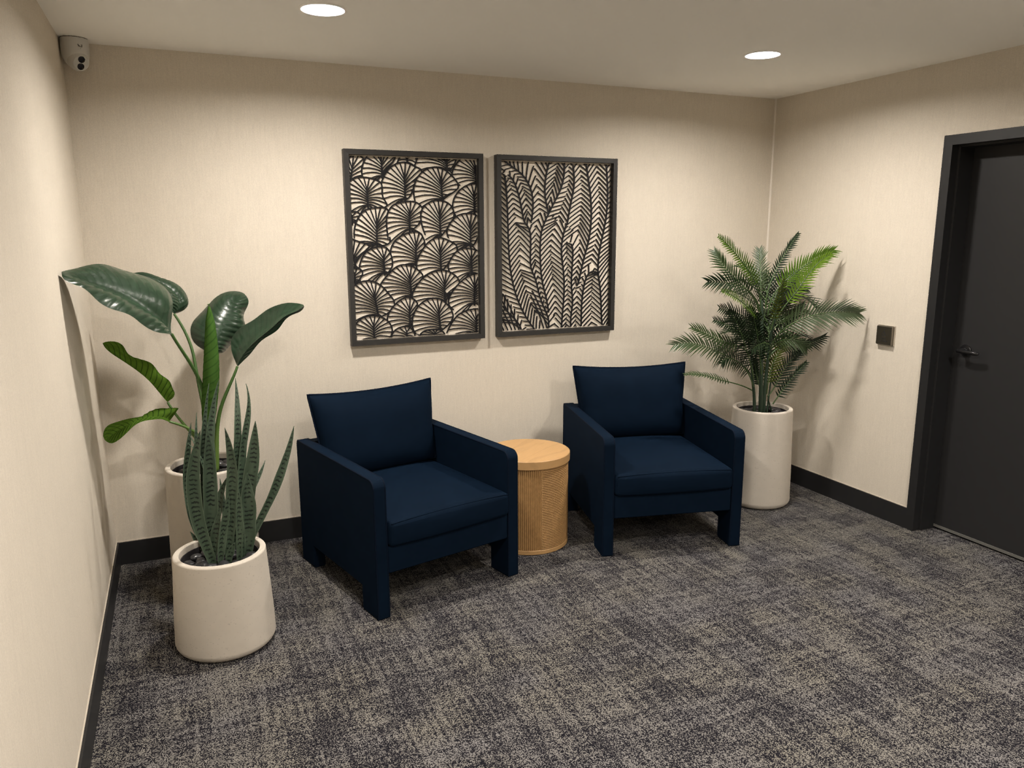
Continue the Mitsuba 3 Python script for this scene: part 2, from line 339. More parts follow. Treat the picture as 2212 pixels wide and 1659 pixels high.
        y = yc + side * (t + (fold if side < 0 else 0) * (t > 0.01))
        return np.stack([x, y, z], -1)
    V = []; F = []
    for side in (-1, 1):
        g = cushion(side).reshape(-1, 3); o = len(V) and len(V[0]); V.append(g)
        i, j = np.meshgrid(np.arange(nu - 1), np.arange(nv - 1), indexing='ij'); a = (i * nv + j).ravel() + (0 if side < 0 else nu * nv)
        q = np.stack([a, a + nv, a + nv + 1, a + 1], -1)
        if side > 0: q = q[:, ::-1]
        F += [q[:, [0, 1, 2]], q[:, [0, 2, 3]]]
    cm = trimesh.Trimesh(np.vstack(V), np.vstack(F), process=True)
    cm.merge_vertices()
    out.append(('back_cushion', cm, 'navy_velvet', True, None))
    g = (cushion(-1) + cushion(1)) / 2
    loop = np.vstack([g[:, 0], g[-1, 1:], g[::-1, -1][1:], g[0, ::-1][1:-1]])
    out.append(('piping', tube(loop, 0.0050, 8, closed=True), 'navy_piping', 60, 'back_cushion'))
    return [(n, mikit.ply(m, b, smooth=s), p) for n, m, b, s, p in out]
PARTS = chair_parts()
def armchair(x, y, a, label):
    k = thing('armchair', label, 'armchair', 'navy velvet armchairs either side of the round side table')
    to = T4().translate([x, y, 0]).rotate([0, 0, 1], math.degrees(a)); last = {}
    for n, d, p in PARTS:
        kk = put(n, d, None, last[p] if p else k, to=to)
        if not p: last[n] = kk
        if n == 'piping': labels[kk] = {'label': 'raised navy piping along the seam'}
armchair(1.314, -0.604, 0.240, 'navy blue velvet armchair left of the round wooden side table, nearer the snake plant')
armchair(2.696, -0.587, -0.224, 'navy blue velvet armchair right of the round wooden side table, in front of the palm')

# ------------------------------------------------------------------ side table
tx, ty, TH, TR = 1.996, -0.534, 0.497, 0.220
tb = thing('side_table', 'round light oak drum side table with reeded sides between the two navy armchairs', 'side table')
put('table_top', lathe([(0, TH - 0.045), (TR - 0.003, TH - 0.045), (TR, TH - 0.042), (TR, TH - 0.003), (TR - 0.003, TH), (0, TH)], 128, (tx, ty, 0)), 'oak', tb, smooth=30)
BR = TR - 0.010
put('drum', lathe([(0, 0.024), (BR - 0.007, 0.024), (BR - 0.007, TH - 0.045), (0, TH - 0.045)], 96, (tx, ty, 0)), 'oak_reed', tb, smooth=30)
put('plinth', lathe([(0, 0), (TR - 0.010, 0), (TR - 0.007, 0.003), (TR - 0.007, 0.021), (TR - 0.010, 0.024), (0, 0.024)], 96, (tx, ty, 0)), 'oak', tb, smooth=30, label='smooth oak base ring')
z0, z1 = 0.0245, TH - 0.0455
for q in range(4):
    a0 = math.radians(-95 - 90 + 90 * q)
    if q % 2 == 0:        # upright reeds
        nr = 33; me = []
        for i in range(nr):
            a = a0 + (i + 0.5) / nr * math.pi / 2; w = BR * math.pi / 2 / nr * 0.46
            sec = [(BR - 0.0078, -w), (BR - 0.003, -w), (BR - 0.0004, -w * 0.55), (BR + 0.0006, 0), (BR - 0.0004, w * 0.55), (BR - 0.003, w), (BR - 0.0078, w)]
            ca, sa = math.cos(a), math.sin(a)
            ring = np.array([(tx + r_ * ca - s_ * sa, ty + r_ * sa + s_ * ca) for r_, s_ in sec])
            v = np.vstack([np.c_[ring, np.full(7, z0)], np.c_[ring, np.full(7, z1)]])
            f = [[j, (j + 1) % 7, 7 + (j + 1) % 7] for j in range(7)] + [[j, 7 + (j + 1) % 7, 7 + j] for j in range(7)]
            me.append(tm(v, f))
        put('upright_reeds', cat(me), 'oak_reed', tb, kind='stuff', label='panel of thin upright oak reeds')
    else:                 # stacked horizontal reeds
        nr = 47; ph = (z1 - z0) / nr; prof = []
        for i in range(nr):
            zc = z0 + (i + 0.5) * ph
            prof += [(BR - 0.0050, zc - ph * 0.5), (BR - 0.002, zc - ph * 0.42), (BR + 0.0012, zc - ph * 0.22), (BR + 0.0022, zc), (BR + 0.0012, zc + ph * 0.22), (BR - 0.002, zc + ph * 0.42)]
        prof += [(BR - 0.0050, z1)]
        prof = np.array(prof); na = 28; an = np.linspace(a0 + 0.004, a0 + math.pi / 2 - 0.004, na)
        v = np.stack([tx + prof[:, 0][:, None] * np.cos(an), ty + prof[:, 0][:, None] * np.sin(an), np.repeat(prof[:, 1][:, None], na, 1)], -1).reshape(-1, 3)
        i, j = np.meshgrid(np.arange(len(prof) - 1), np.arange(na - 1), indexing='ij'); a = (i * na + j).ravel()
        F = np.vstack([np.stack([a, a + 1, a + na + 1], -1), np.stack([a, a + na + 1, a + na], -1)])
        put('stacked_reeds', tm(v, F), 'oak_reed', tb, kind='stuff', smooth=True, label='panel of thin horizontal oak reeds')
        for e in (a0 + 0.002, a0 + math.pi / 2 - 0.002):
            b_ = bx(BR - 0.008, BR + 0.0015, -0.0022, 0.0022, z0, z1)
            b_.apply_transform(trimesh.transformations.rotation_matrix(e, [0, 0, 1])); b_.apply_translation([tx, ty, 0])
            put('corner_strip', b_, 'oak_reed', tb)

# ------------------------------------------------------------------ planters and pebbles
def planter(x, y, h, rt, rb, label):
    k = thing('planter', label, 'planter')
    th = 0.024
    prof = [(0, 0), (rb - 0.042, 0)] + arc(rb - 0.040, 0.040, 0.040, -90, -6, 9)[1:] + [(rb - 0.002, 0.07)]
    prof += [(rb + (rt - rb) * t, 0.07 + (h - 0.012 - 0.07) * t) for t in (0.25, 0.5, 0.75, 1.0)]
    prof += arc(rt - 0.008, h - 0.008, 0.008, 10, 90, 5) + arc(rt - th + 0.004, h - 0.004, 0.004, 90, 180, 4) + [(rt - th - 0.001, h - 0.05), (rt - th - 0.001, h - 0.09), (0, h - 0.09)]
    put('pot', lathe(prof, 112, (x, y, 0)), 'planter_clay', k, smooth=40)
    li = rt - th - 0.002
    put('liner', lathe([(li - 0.004, h - 0.085), (li - 0.001, h - 0.085), (li - 0.001, h - 0.024), (li - 0.004, h - 0.024), (li - 0.005, h - 0.085)], 72, (x, y, 0)), 'black_liner', k, smooth=40, label='dark inner liner rim')
    put('soil', lathe([(0, h - 0.088), (li - 0.006, h - 0.088), (li - 0.006, h - 0.056), (li * 0.5, h - 0.052), (0, h - 0.051)], 48, (x, y, 0)), 'soil', k, smooth=40)
P_L, P_F, P_R = (0.445, -0.460, 0.600, 0.183, 0.194), (0.449, -0.988, 0.391, 0.174, 0.192), (3.524, -0.557, 0.588, 0.173, 0.188)
planter(*P_L, 'tall cream planter in the left corner behind the snake plant, holding the broad-leaved plant')
planter(*P_F, 'short cream planter on the carpet at left, holding the snake plant')
planter(*P_R, 'tall cream planter in the right corner behind an armchair, holding the palm')
rng = np.random.default_rng(5)
def pebble_mesh(seed):
    s = trimesh.creation.icosphere(subdivisions=3); v = s.vertices * np.array([1.0, 0.72, 0.5])
    v = v * (1 + 0.22 * (meshkit.fbm(s.vertices * 1.3 + seed * 7.1, 2, seed) - 0.5))[:, None]
    return tm(v, s.faces)
PEB = {}
def pebbles(x, y, h, r, n, size, m, avoid, label, group, seed):
    g = np.random.default_rng(seed); got = []
    for _ in range(6000):
        if len(got) >= n: break
        a, q = g.uniform(0, 2 * math.pi), math.sqrt(g.uniform(0, 1)) * (r - size * 0.8)
        px, py = x + q * math.cos(a), y + q * math.sin(a)
        if any((px - u) ** 2 + (py - v) ** 2 < (size * 1.42) ** 2 for u, v in got): continue
        if any((px - u) ** 2 + (py - v) ** 2 < (size * 0.7 + w) ** 2 for u, v, w in avoid): continue
        got.append((px, py))
        i = int(g.integers(3)); key = (m, i)
        if key not in PEB: PEB[key] = mikit.ply(pebble_mesh(i + 1), m, smooth=True)
        s = size * g.uniform(0.8, 1.12)
        to = T4().translate([px, py, h - 0.0515 + s * 0.54]).rotate([0, 0, 1], g.uniform(0, 360)).rotate([1, 0, 0], g.uniform(-18, 18)).scale(s)
        k = thing('pebble', label, 'pebble', group); scene[k] = {**PEB[key], 'to_world': to}

# ------------------------------------------------------------------ plant data: world coordinates in metres
BIG_LEAVES = [([[0.343,-0.64,1.213],[0.288,-0.683,1.292],[0.213,-0.733,1.358],[0.127,-0.794,1.414],[0.054,-0.866,1.456],[0.012,-0.945,1.487]],[[0.34,-0.6,1.218],[0.347,-0.567,1.266],[0.35,-0.545,1.338],[0.3,-0.545,1.416],[0.232,-0.572,1.468],[0.163,-0.631,1.492],[0.09,-0.717,1.499],[0.039,-0.825,1.495],[0.012,-0.945,1.489]],[[0.343,-0.68,1.214],[0.308,-0.753,1.238],[0.225,-0.818,1.289],[0.183,-0.872,1.335],[0.111,-0.909,1.384],[0.056,-0.932,1.434],[0.014,-0.942,1.466],[0.012,-0.945,1.486]],'deep'),([[0.359,-0.36,1.269],[0.383,-0.35,1.314],[0.354,-0.34,1.37],[0.284,-0.33,1.418],[0.204,-0.32,1.445]],[[0.361,-0.33,1.266],[0.4,-0.31,1.283],[0.424,-0.293,1.314],[0.419,-0.282,1.347],[0.384,-0.28,1.385],[0.33,-0.284,1.42],[0.267,-0.296,1.447],[0.203,-0.31,1.447]],[[0.355,-0.38,1.273],[0.331,-0.389,1.309],[0.297,-0.385,1.351],[0.247,-0.364,1.401],[0.204,-0.33,1.444]],'deep'),([[0.495,-0.37,1.075],[0.53,-0.332,1.153],[0.565,-0.285,1.242],[0.617,-0.227,1.299],[0.676,-0.16,1.326]],[[0.487,-0.37,1.078],[0.467,-0.331,1.097],[0.429,-0.294,1.128],[0.422,-0.26,1.173],[0.447,-0.23,1.233],[0.5,-0.205,1.289],[0.565,-0.184,1.332],[0.635,-0.166,1.346],[0.677,-0.15,1.328]],[[0.503,-0.37,1.074],[0.533,-0.327,1.077],[0.563,-0.287,1.078],[0.614,-0.251,1.124],[0.662,-0.221,1.184],[0.665,-0.197,1.237],[0.685,-0.177,1.285],[0.678,-0.16,1.324]],'deep'),([[0.596,-0.5,1.041],[0.626,-0.51,1.095],[0.694,-0.52,1.162],[0.755,-0.53,1.21],[0.806,-0.54,1.253],[0.862,-0.55,1.279],[0.888,-0.56,1.299]],[[0.594,-0.48,1.043],[0.579,-0.462,1.095],[0.578,-0.448,1.152],[0.605,-0.442,1.185],[0.674,-0.445,1.227],[0.73,-0.459,1.278],[0.796,-0.483,1.302],[0.865,-0.514,1.308],[0.89,-0.55,1.302]],[[0.598,-0.5,1.039],[0.641,-0.483,1.077],[0.709,-0.473,1.139],[0.777,-0.475,1.192],[0.818,-0.49,1.235],[0.868,-0.517,1.265],[0.892,-0.55,1.296]],'deep'),([[0.301,-0.5,0.903],[0.272,-0.51,0.95],[0.238,-0.52,1.005],[0.183,-0.53,1.067],[0.131,-0.54,1.115],[0.089,-0.55,1.161],[0.083,-0.56,1.18]],[[0.303,-0.52,0.911],[0.332,-0.539,0.946],[0.329,-0.557,0.974],[0.318,-0.572,1.014],[0.281,-0.584,1.042],[0.255,-0.59,1.085],[0.211,-0.592,1.117],[0.174,-0.588,1.14],[0.157,-0.581,1.167],[0.121,-0.571,1.187],[0.083,-0.56,1.182]],[[0.3,-0.47,0.899],[0.282,-0.443,0.943],[0.249,-0.427,0.998],[0.194,-0.43,1.068],[0.139,-0.454,1.119],[0.1,-0.497,1.159],[0.084,-0.55,1.179]],'bright'),([[0.302,-0.55,0.828],[0.275,-0.56,0.851],[0.231,-0.57,0.856],[0.169,-0.58,0.842],[0.106,-0.59,0.816],[0.055,-0.6,0.788]],[[0.304,-0.53,0.827],[0.33,-0.52,0.855],[0.343,-0.511,0.876],[0.313,-0.507,0.872],[0.26,-0.507,0.875],[0.219,-0.514,0.858],[0.186,-0.527,0.857],[0.117,-0.545,0.847],[0.077,-0.566,0.843],[0.05,-0.59,0.802]],[[0.302,-0.56,0.828],[0.267,-0.593,0.853],[0.233,-0.62,0.861],[0.189,-0.635,0.849],[0.134,-0.637,0.816],[0.089,-0.627,0.777],[0.059,-0.61,0.786]],'bright')]
BIG_STEMS = [([[0.343,-0.64,1.213],[0.379,-0.6,1.132],[0.426,-0.55,1.022],[0.448,-0.52,0.933],[0.454,-0.49,0.779],[0.444,-0.47,0.564]],0.006,0.011,'stem'),([[0.357,-0.36,1.269],[0.399,-0.37,1.177],[0.419,-0.385,1.099],[0.427,-0.4,1.017],[0.442,-0.42,0.871],[0.442,-0.45,0.572]],0.0055,0.01,'stem'),([[0.495,-0.37,1.075],[0.487,-0.38,0.945],[0.473,-0.4,0.799],[0.457,-0.43,0.573]],0.0055,0.01,'stem'),([[0.596,-0.5,1.039],[0.555,-0.5,0.951],[0.511,-0.49,0.847],[0.491,-0.48,0.751],[0.474,-0.47,0.561]],0.0055,0.012,'stem'),([[0.301,-0.5,0.903],[0.329,-0.5,0.846],[0.37,-0.49,0.777],[0.413,-0.48,0.707],[0.433,-0.48,0.569]],0.005,0.009,'stem'),([[0.302,-0.55,0.828],[0.362,-0.54,0.796],[0.406,-0.52,0.754],[0.435,-0.5,0.688],[0.44,-0.49,0.562]],0.005,0.009,'stem')]
SPEAR = [[0.442,-0.47,0.582],[0.454,-0.5,0.76],[0.467,-0.53,0.891],[0.48,-0.545,0.996],[0.489,-0.55,1.098],[0.494,-0.555,1.198],[0.496,-0.555,1.268],[0.496,-0.555,1.323]]
SHOOT = [[0.465,-0.46,0.576],[0.476,-0.47,0.729],[0.484,-0.475,0.857],[0.493,-0.475,0.951]]
SNAKE = [([[0.424,-1.02,0.352],[0.383,-1.03,0.526],[0.373,-1.04,0.678],[0.388,-1.05,0.79],[0.415,-1.06,0.9]],0.0261,[0.008,-0.997,-0.073]),([[0.42,-0.978,0.352],[0.425,-0.986,0.529],[0.433,-0.993,0.656],[0.438,-1.001,0.78],[0.439,-1.008,0.898]],0.0272,[0.168,-0.984,-0.06]),([[0.477,-1.003,0.352],[0.499,-1.011,0.526],[0.515,-1.018,0.677],[0.514,-1.026,0.802],[0.501,-1.033,0.894]],0.0223,[-0.259,-0.965,-0.042]),([[0.557,-0.961,0.352],[0.568,-0.961,0.497],[0.57,-0.961,0.6],[0.575,-0.961,0.686]],0.0287,[0.02,-1.0,-0.001]),([[0.553,-0.939,0.352],[0.609,-0.927,0.463],[0.682,-0.914,0.596],[0.735,-0.902,0.717],[0.774,-0.889,0.838]],0.0189,[0.293,-0.956,-0.035]),([[0.544,-0.901,0.352],[0.579,-0.891,0.577],[0.607,-0.881,0.727],[0.626,-0.871,0.871]],0.0294,[-0.388,-0.915,0.114]),([[0.521,-0.863,0.352],[0.536,-0.838,0.619],[0.56,-0.813,0.845],[0.567,-0.788,0.942],[0.568,-0.763,1.033]],0.017,[0.332,-0.936,0.114]),([[0.53,-0.881,0.352],[0.554,-0.864,0.624],[0.575,-0.846,0.774],[0.603,-0.829,0.896],[0.605,-0.811,1.016]],0.0204,[0.58,-0.814,0.02]),([[0.436,-0.84,0.352],[0.442,-0.823,0.705],[0.463,-0.806,0.879],[0.503,-0.79,1.035]],0.0194,[0.528,-0.849,0.01]),([[0.413,-0.829,0.352],[0.418,-0.803,0.703],[0.438,-0.776,0.875],[0.467,-0.749,1.019]],0.0177,[0.622,-0.782,0.043]),([[0.378,-0.8,0.352],[0.349,-0.793,0.605],[0.363,-0.787,0.742],[0.386,-0.78,0.868]],0.0166,[0.481,-0.876,0.027]),([[0.4,-0.796,0.352],[0.39,-0.762,0.642],[0.399,-0.729,0.79],[0.411,-0.696,0.889]],0.0129,[0.559,-0.818,0.14]),([[0.539,-0.872,0.352],[0.598,-0.842,0.58],[0.634,-0.812,0.63],[0.661,-0.782,0.675]],0.0131,[0.468,-0.881,0.07]),([[0.456,-0.916,0.352],[0.449,-0.916,0.5],[0.474,-0.916,0.6],[0.501,-0.916,0.664]],0.0177,[-0.454,-0.888,0.067]),([[0.377,-0.841,0.352],[0.365,-0.841,0.392],[0.347,-0.841,0.43]],0.0098,[0.48,-0.857,0.185]),([[0.445,-1.033,0.352],[0.462,-1.039,0.466],[0.482,-1.046,0.566],[0.496,-1.053,0.641]],0.0173,[0.375,-0.918,-0.13]),([[0.474,-1.039,0.352],[0.488,-1.049,0.405],[0.505,-1.059,0.44]],0.014,[0.041,-0.971,-0.234]),([[0.514,-1.02,0.352],[0.528,-1.02,0.499],[0.532,-1.02,0.65]],0.0143,[0.128,-0.992,-0.008]),([[0.414,-1.013,0.352],[0.442,-1.013,0.485],[0.464,-1.013,0.572]],0.0182,[-0.47,-0.876,0.107]),([[0.417,-0.845,0.352],[0.424,-0.838,0.634],[0.401,-0.832,0.749],[0.364,-0.825,0.798]],0.012,[0.79,-0.602,0.12]),([[0.408,-0.827,0.352],[0.414,-0.814,0.67],[0.391,-0.801,0.788],[0.371,-0.787,0.827]],0.0104,[0.787,-0.607,0.113]),([[0.534,-0.977,0.352],[0.538,-0.977,0.446],[0.54,-0.977,0.528]],0.0103,[0.235,-0.972,-0.007]),([[0.475,-0.898,0.352],[0.481,-0.881,0.509],[0.478,-0.865,0.583],[0.475,-0.848,0.641]],0.0114,[0.453,-0.878,0.153]),([[0.44,-0.855,0.352],[0.453,-0.832,0.628],[0.461,-0.808,0.767],[0.465,-0.785,0.834]],0.0126,[0.452,-0.886,0.105])]
FRONDS = [([[3.464,-0.56,1.179],[3.364,-0.575,1.379],[3.249,-0.59,1.484],[3.157,-0.605,1.553],[3.093,-0.62,1.589]],0.072,[0.174,-0.985,0.013],'lime',0.25,24),([[3.474,-0.55,1.135],[3.369,-0.513,1.306],[3.289,-0.475,1.39],[3.245,-0.438,1.459],[3.239,-0.4,1.502]],0.088,[-0.362,-0.921,0.144],'mid',0.3,24),([[3.475,-0.55,1.178],[3.512,-0.493,1.315],[3.549,-0.437,1.418],[3.586,-0.38,1.508]],0.087,[-0.514,-0.68,0.523],'mid',0.3,24),([[3.498,-0.56,1.178],[3.544,-0.545,1.338],[3.621,-0.53,1.449],[3.693,-0.515,1.532],[3.764,-0.5,1.601]],0.05,[0.225,-0.974,-0.003],'dark',0.3,24),([[3.511,-0.57,1.135],[3.567,-0.593,1.305],[3.675,-0.615,1.394],[3.786,-0.638,1.463],[3.885,-0.66,1.506]],0.099,[-0.245,-0.969,0.013],'lime',0.3,24),([[3.522,-0.62,1.111],[3.56,-0.65,1.197],[3.623,-0.68,1.295],[3.708,-0.71,1.425],[3.782,-0.74,1.487]],0.073,[-0.194,-0.965,-0.174],'bright',0.25,24),([[3.421,-0.62,1.144],[3.302,-0.688,1.258],[3.182,-0.735,1.319],[3.067,-0.753,1.347],[2.935,-0.75,1.358]],0.119,[0.231,-0.971,-0.065],'dark',0.2,24),([[3.388,-0.66,1.122],[3.266,-0.726,1.182],[3.141,-0.78,1.245],[3.036,-0.816,1.291],[2.956,-0.84,1.315]],0.056,[0.444,-0.879,0.175],'lime',0.2,24),([[3.448,-0.6,1.02],[3.369,-0.625,1.084],[3.283,-0.65,1.14],[3.174,-0.675,1.181],[3.06,-0.7,1.209]],0.096,[0.203,-0.974,-0.098],'dark',0.2,24),([[3.418,-0.6,0.944],[3.32,-0.615,1.023],[3.235,-0.63,1.071],[3.144,-0.645,1.112],[3.057,-0.66,1.14]],0.076,[0.269,-0.941,0.207],'dark',0.25,24),([[3.429,-0.56,0.777],[3.285,-0.605,0.882],[3.124,-0.63,0.953],[2.983,-0.625,1.006],[2.843,-0.6,1.006]],0.113,[0.108,-0.989,0.103],'pale',0.3,24),([[3.409,-0.58,0.877],[3.317,-0.56,0.966],[3.218,-0.54,0.998],[3.119,-0.52,1.044],[3.034,-0.5,1.082]],0.084,[0.088,-0.864,0.496],'mid',0.3,24),([[3.436,-0.56,0.696],[3.35,-0.55,0.734],[3.241,-0.54,0.767],[3.125,-0.53,0.803],[2.978,-0.52,0.82]],0.044,[0.137,-0.679,0.721],'pale',0.35,24),([[3.563,-0.52,1.026],[3.643,-0.49,1.062],[3.744,-0.46,1.091],[3.845,-0.43,1.128],[3.93,-0.409,1.17]],0.067,[0.261,-0.962,0.074],'dark',0.3,24),([[3.502,-0.62,0.912],[3.496,-0.694,1.05],[3.562,-0.76,1.124],[3.667,-0.814,1.162],[3.904,-0.86,1.161]],0.127,[-0.472,-0.878,-0.084],'pale',0.25,24),([[3.522,-0.58,0.876],[3.586,-0.585,0.938],[3.692,-0.59,0.954],[3.809,-0.595,0.958],[3.93,-0.601,0.996]],0.073,[0.064,-0.925,-0.375],'dark',0.25,24),([[3.457,-0.66,0.921],[3.446,-0.733,1.002],[3.463,-0.79,1.026],[3.503,-0.823,1.017],[3.556,-0.84,0.982]],0.075,[-0.725,-0.544,-0.423],'pale',0.3,24),([[3.547,-0.56,0.664],[3.545,-0.57,0.748],[3.561,-0.58,0.844],[3.588,-0.59,0.917],[3.614,-0.6,0.989]],0.087,[-0.541,-0.841,0.008],'olive',0.2,24),([[3.562,-0.55,0.645],[3.611,-0.558,0.71],[3.662,-0.565,0.804],[3.715,-0.572,0.869],[3.766,-0.58,0.911]],0.088,[-0.294,-0.948,0.119],'dark',0.2,24),([[3.59,-0.57,0.602],[3.638,-0.583,0.675],[3.687,-0.595,0.741],[3.736,-0.607,0.798],[3.778,-0.62,0.847]],0.055,[-0.11,-0.987,-0.117],'dark',0.15,24),([[3.373,-0.64,0.781],[3.28,-0.696,0.924],[3.188,-0.74,1.053],[3.118,-0.766,1.146],[3.055,-0.78,1.203]],0.101,[-0.184,-0.883,-0.431],'dark',0.2,24),([[3.446,-0.62,0.801],[3.404,-0.645,0.908],[3.355,-0.67,1.034],[3.305,-0.695,1.13],[3.236,-0.72,1.21]],0.097,[-0.328,-0.865,-0.38],'dark',0.2,24),([[3.418,-0.7,0.901],[3.375,-0.756,0.989],[3.299,-0.8,1.017],[3.226,-0.826,1.014],[3.174,-0.84,0.993]],0.074,[0.504,-0.863,0.024],'dark',0.25,24),([[3.477,-0.64,1.059],[3.478,-0.665,1.16],[3.475,-0.69,1.245],[3.469,-0.715,1.309],[3.459,-0.74,1.358]],0.048,[0.126,-0.943,-0.308],'olive',0.2,24),([[3.515,-0.52,1.058],[3.557,-0.495,1.155],[3.591,-0.47,1.238],[3.612,-0.445,1.309],[3.607,-0.42,1.366]],0.095,[-0.361,-0.85,0.384],'mid',0.2,24),([[3.39,-0.62,0.733],[3.307,-0.645,0.844],[3.213,-0.67,0.904],[3.124,-0.695,0.928],[3.072,-0.72,0.908]],0.089,[0.286,-0.958,-0.027],'dark',0.25,24),([[3.613,-0.5,0.976],[3.697,-0.47,1.087],[3.772,-0.44,1.2],[3.839,-0.41,1.3],[3.881,-0.38,1.372]],0.097,[-0.254,-0.864,0.434],'mid',0.25,24),([[3.58,-0.46,1.018],[3.685,-0.435,1.158],[3.769,-0.41,1.227],[3.876,-0.385,1.267],[3.93,-0.436,1.263]],0.082,[-0.054,-0.983,0.173],'dark',0.25,24),([[3.508,-0.55,0.68],[3.499,-0.533,0.745],[3.491,-0.517,0.809],[3.491,-0.5,0.873]],0.051,[-0.301,-0.929,0.214],'dark',0.2,24)]
PALM_STEMS = [([[3.422,-0.6,0.609],[3.403,-0.6,0.757],[3.386,-0.6,0.867],[3.386,-0.6,0.96],[3.402,-0.6,1.044]],0.01),([[3.492,-0.58,0.58],[3.479,-0.58,0.784],[3.468,-0.58,0.966],[3.469,-0.57,1.109],[3.468,-0.56,1.221]],0.014),([[3.533,-0.56,0.575],[3.525,-0.57,0.779],[3.524,-0.58,0.905],[3.519,-0.6,1.038],[3.521,-0.62,1.125]],0.012),([[3.567,-0.55,0.585],[3.582,-0.55,0.741],[3.599,-0.55,0.881]],0.006),([[3.608,-0.55,0.588],[3.558,-0.56,0.64]],0.005)]
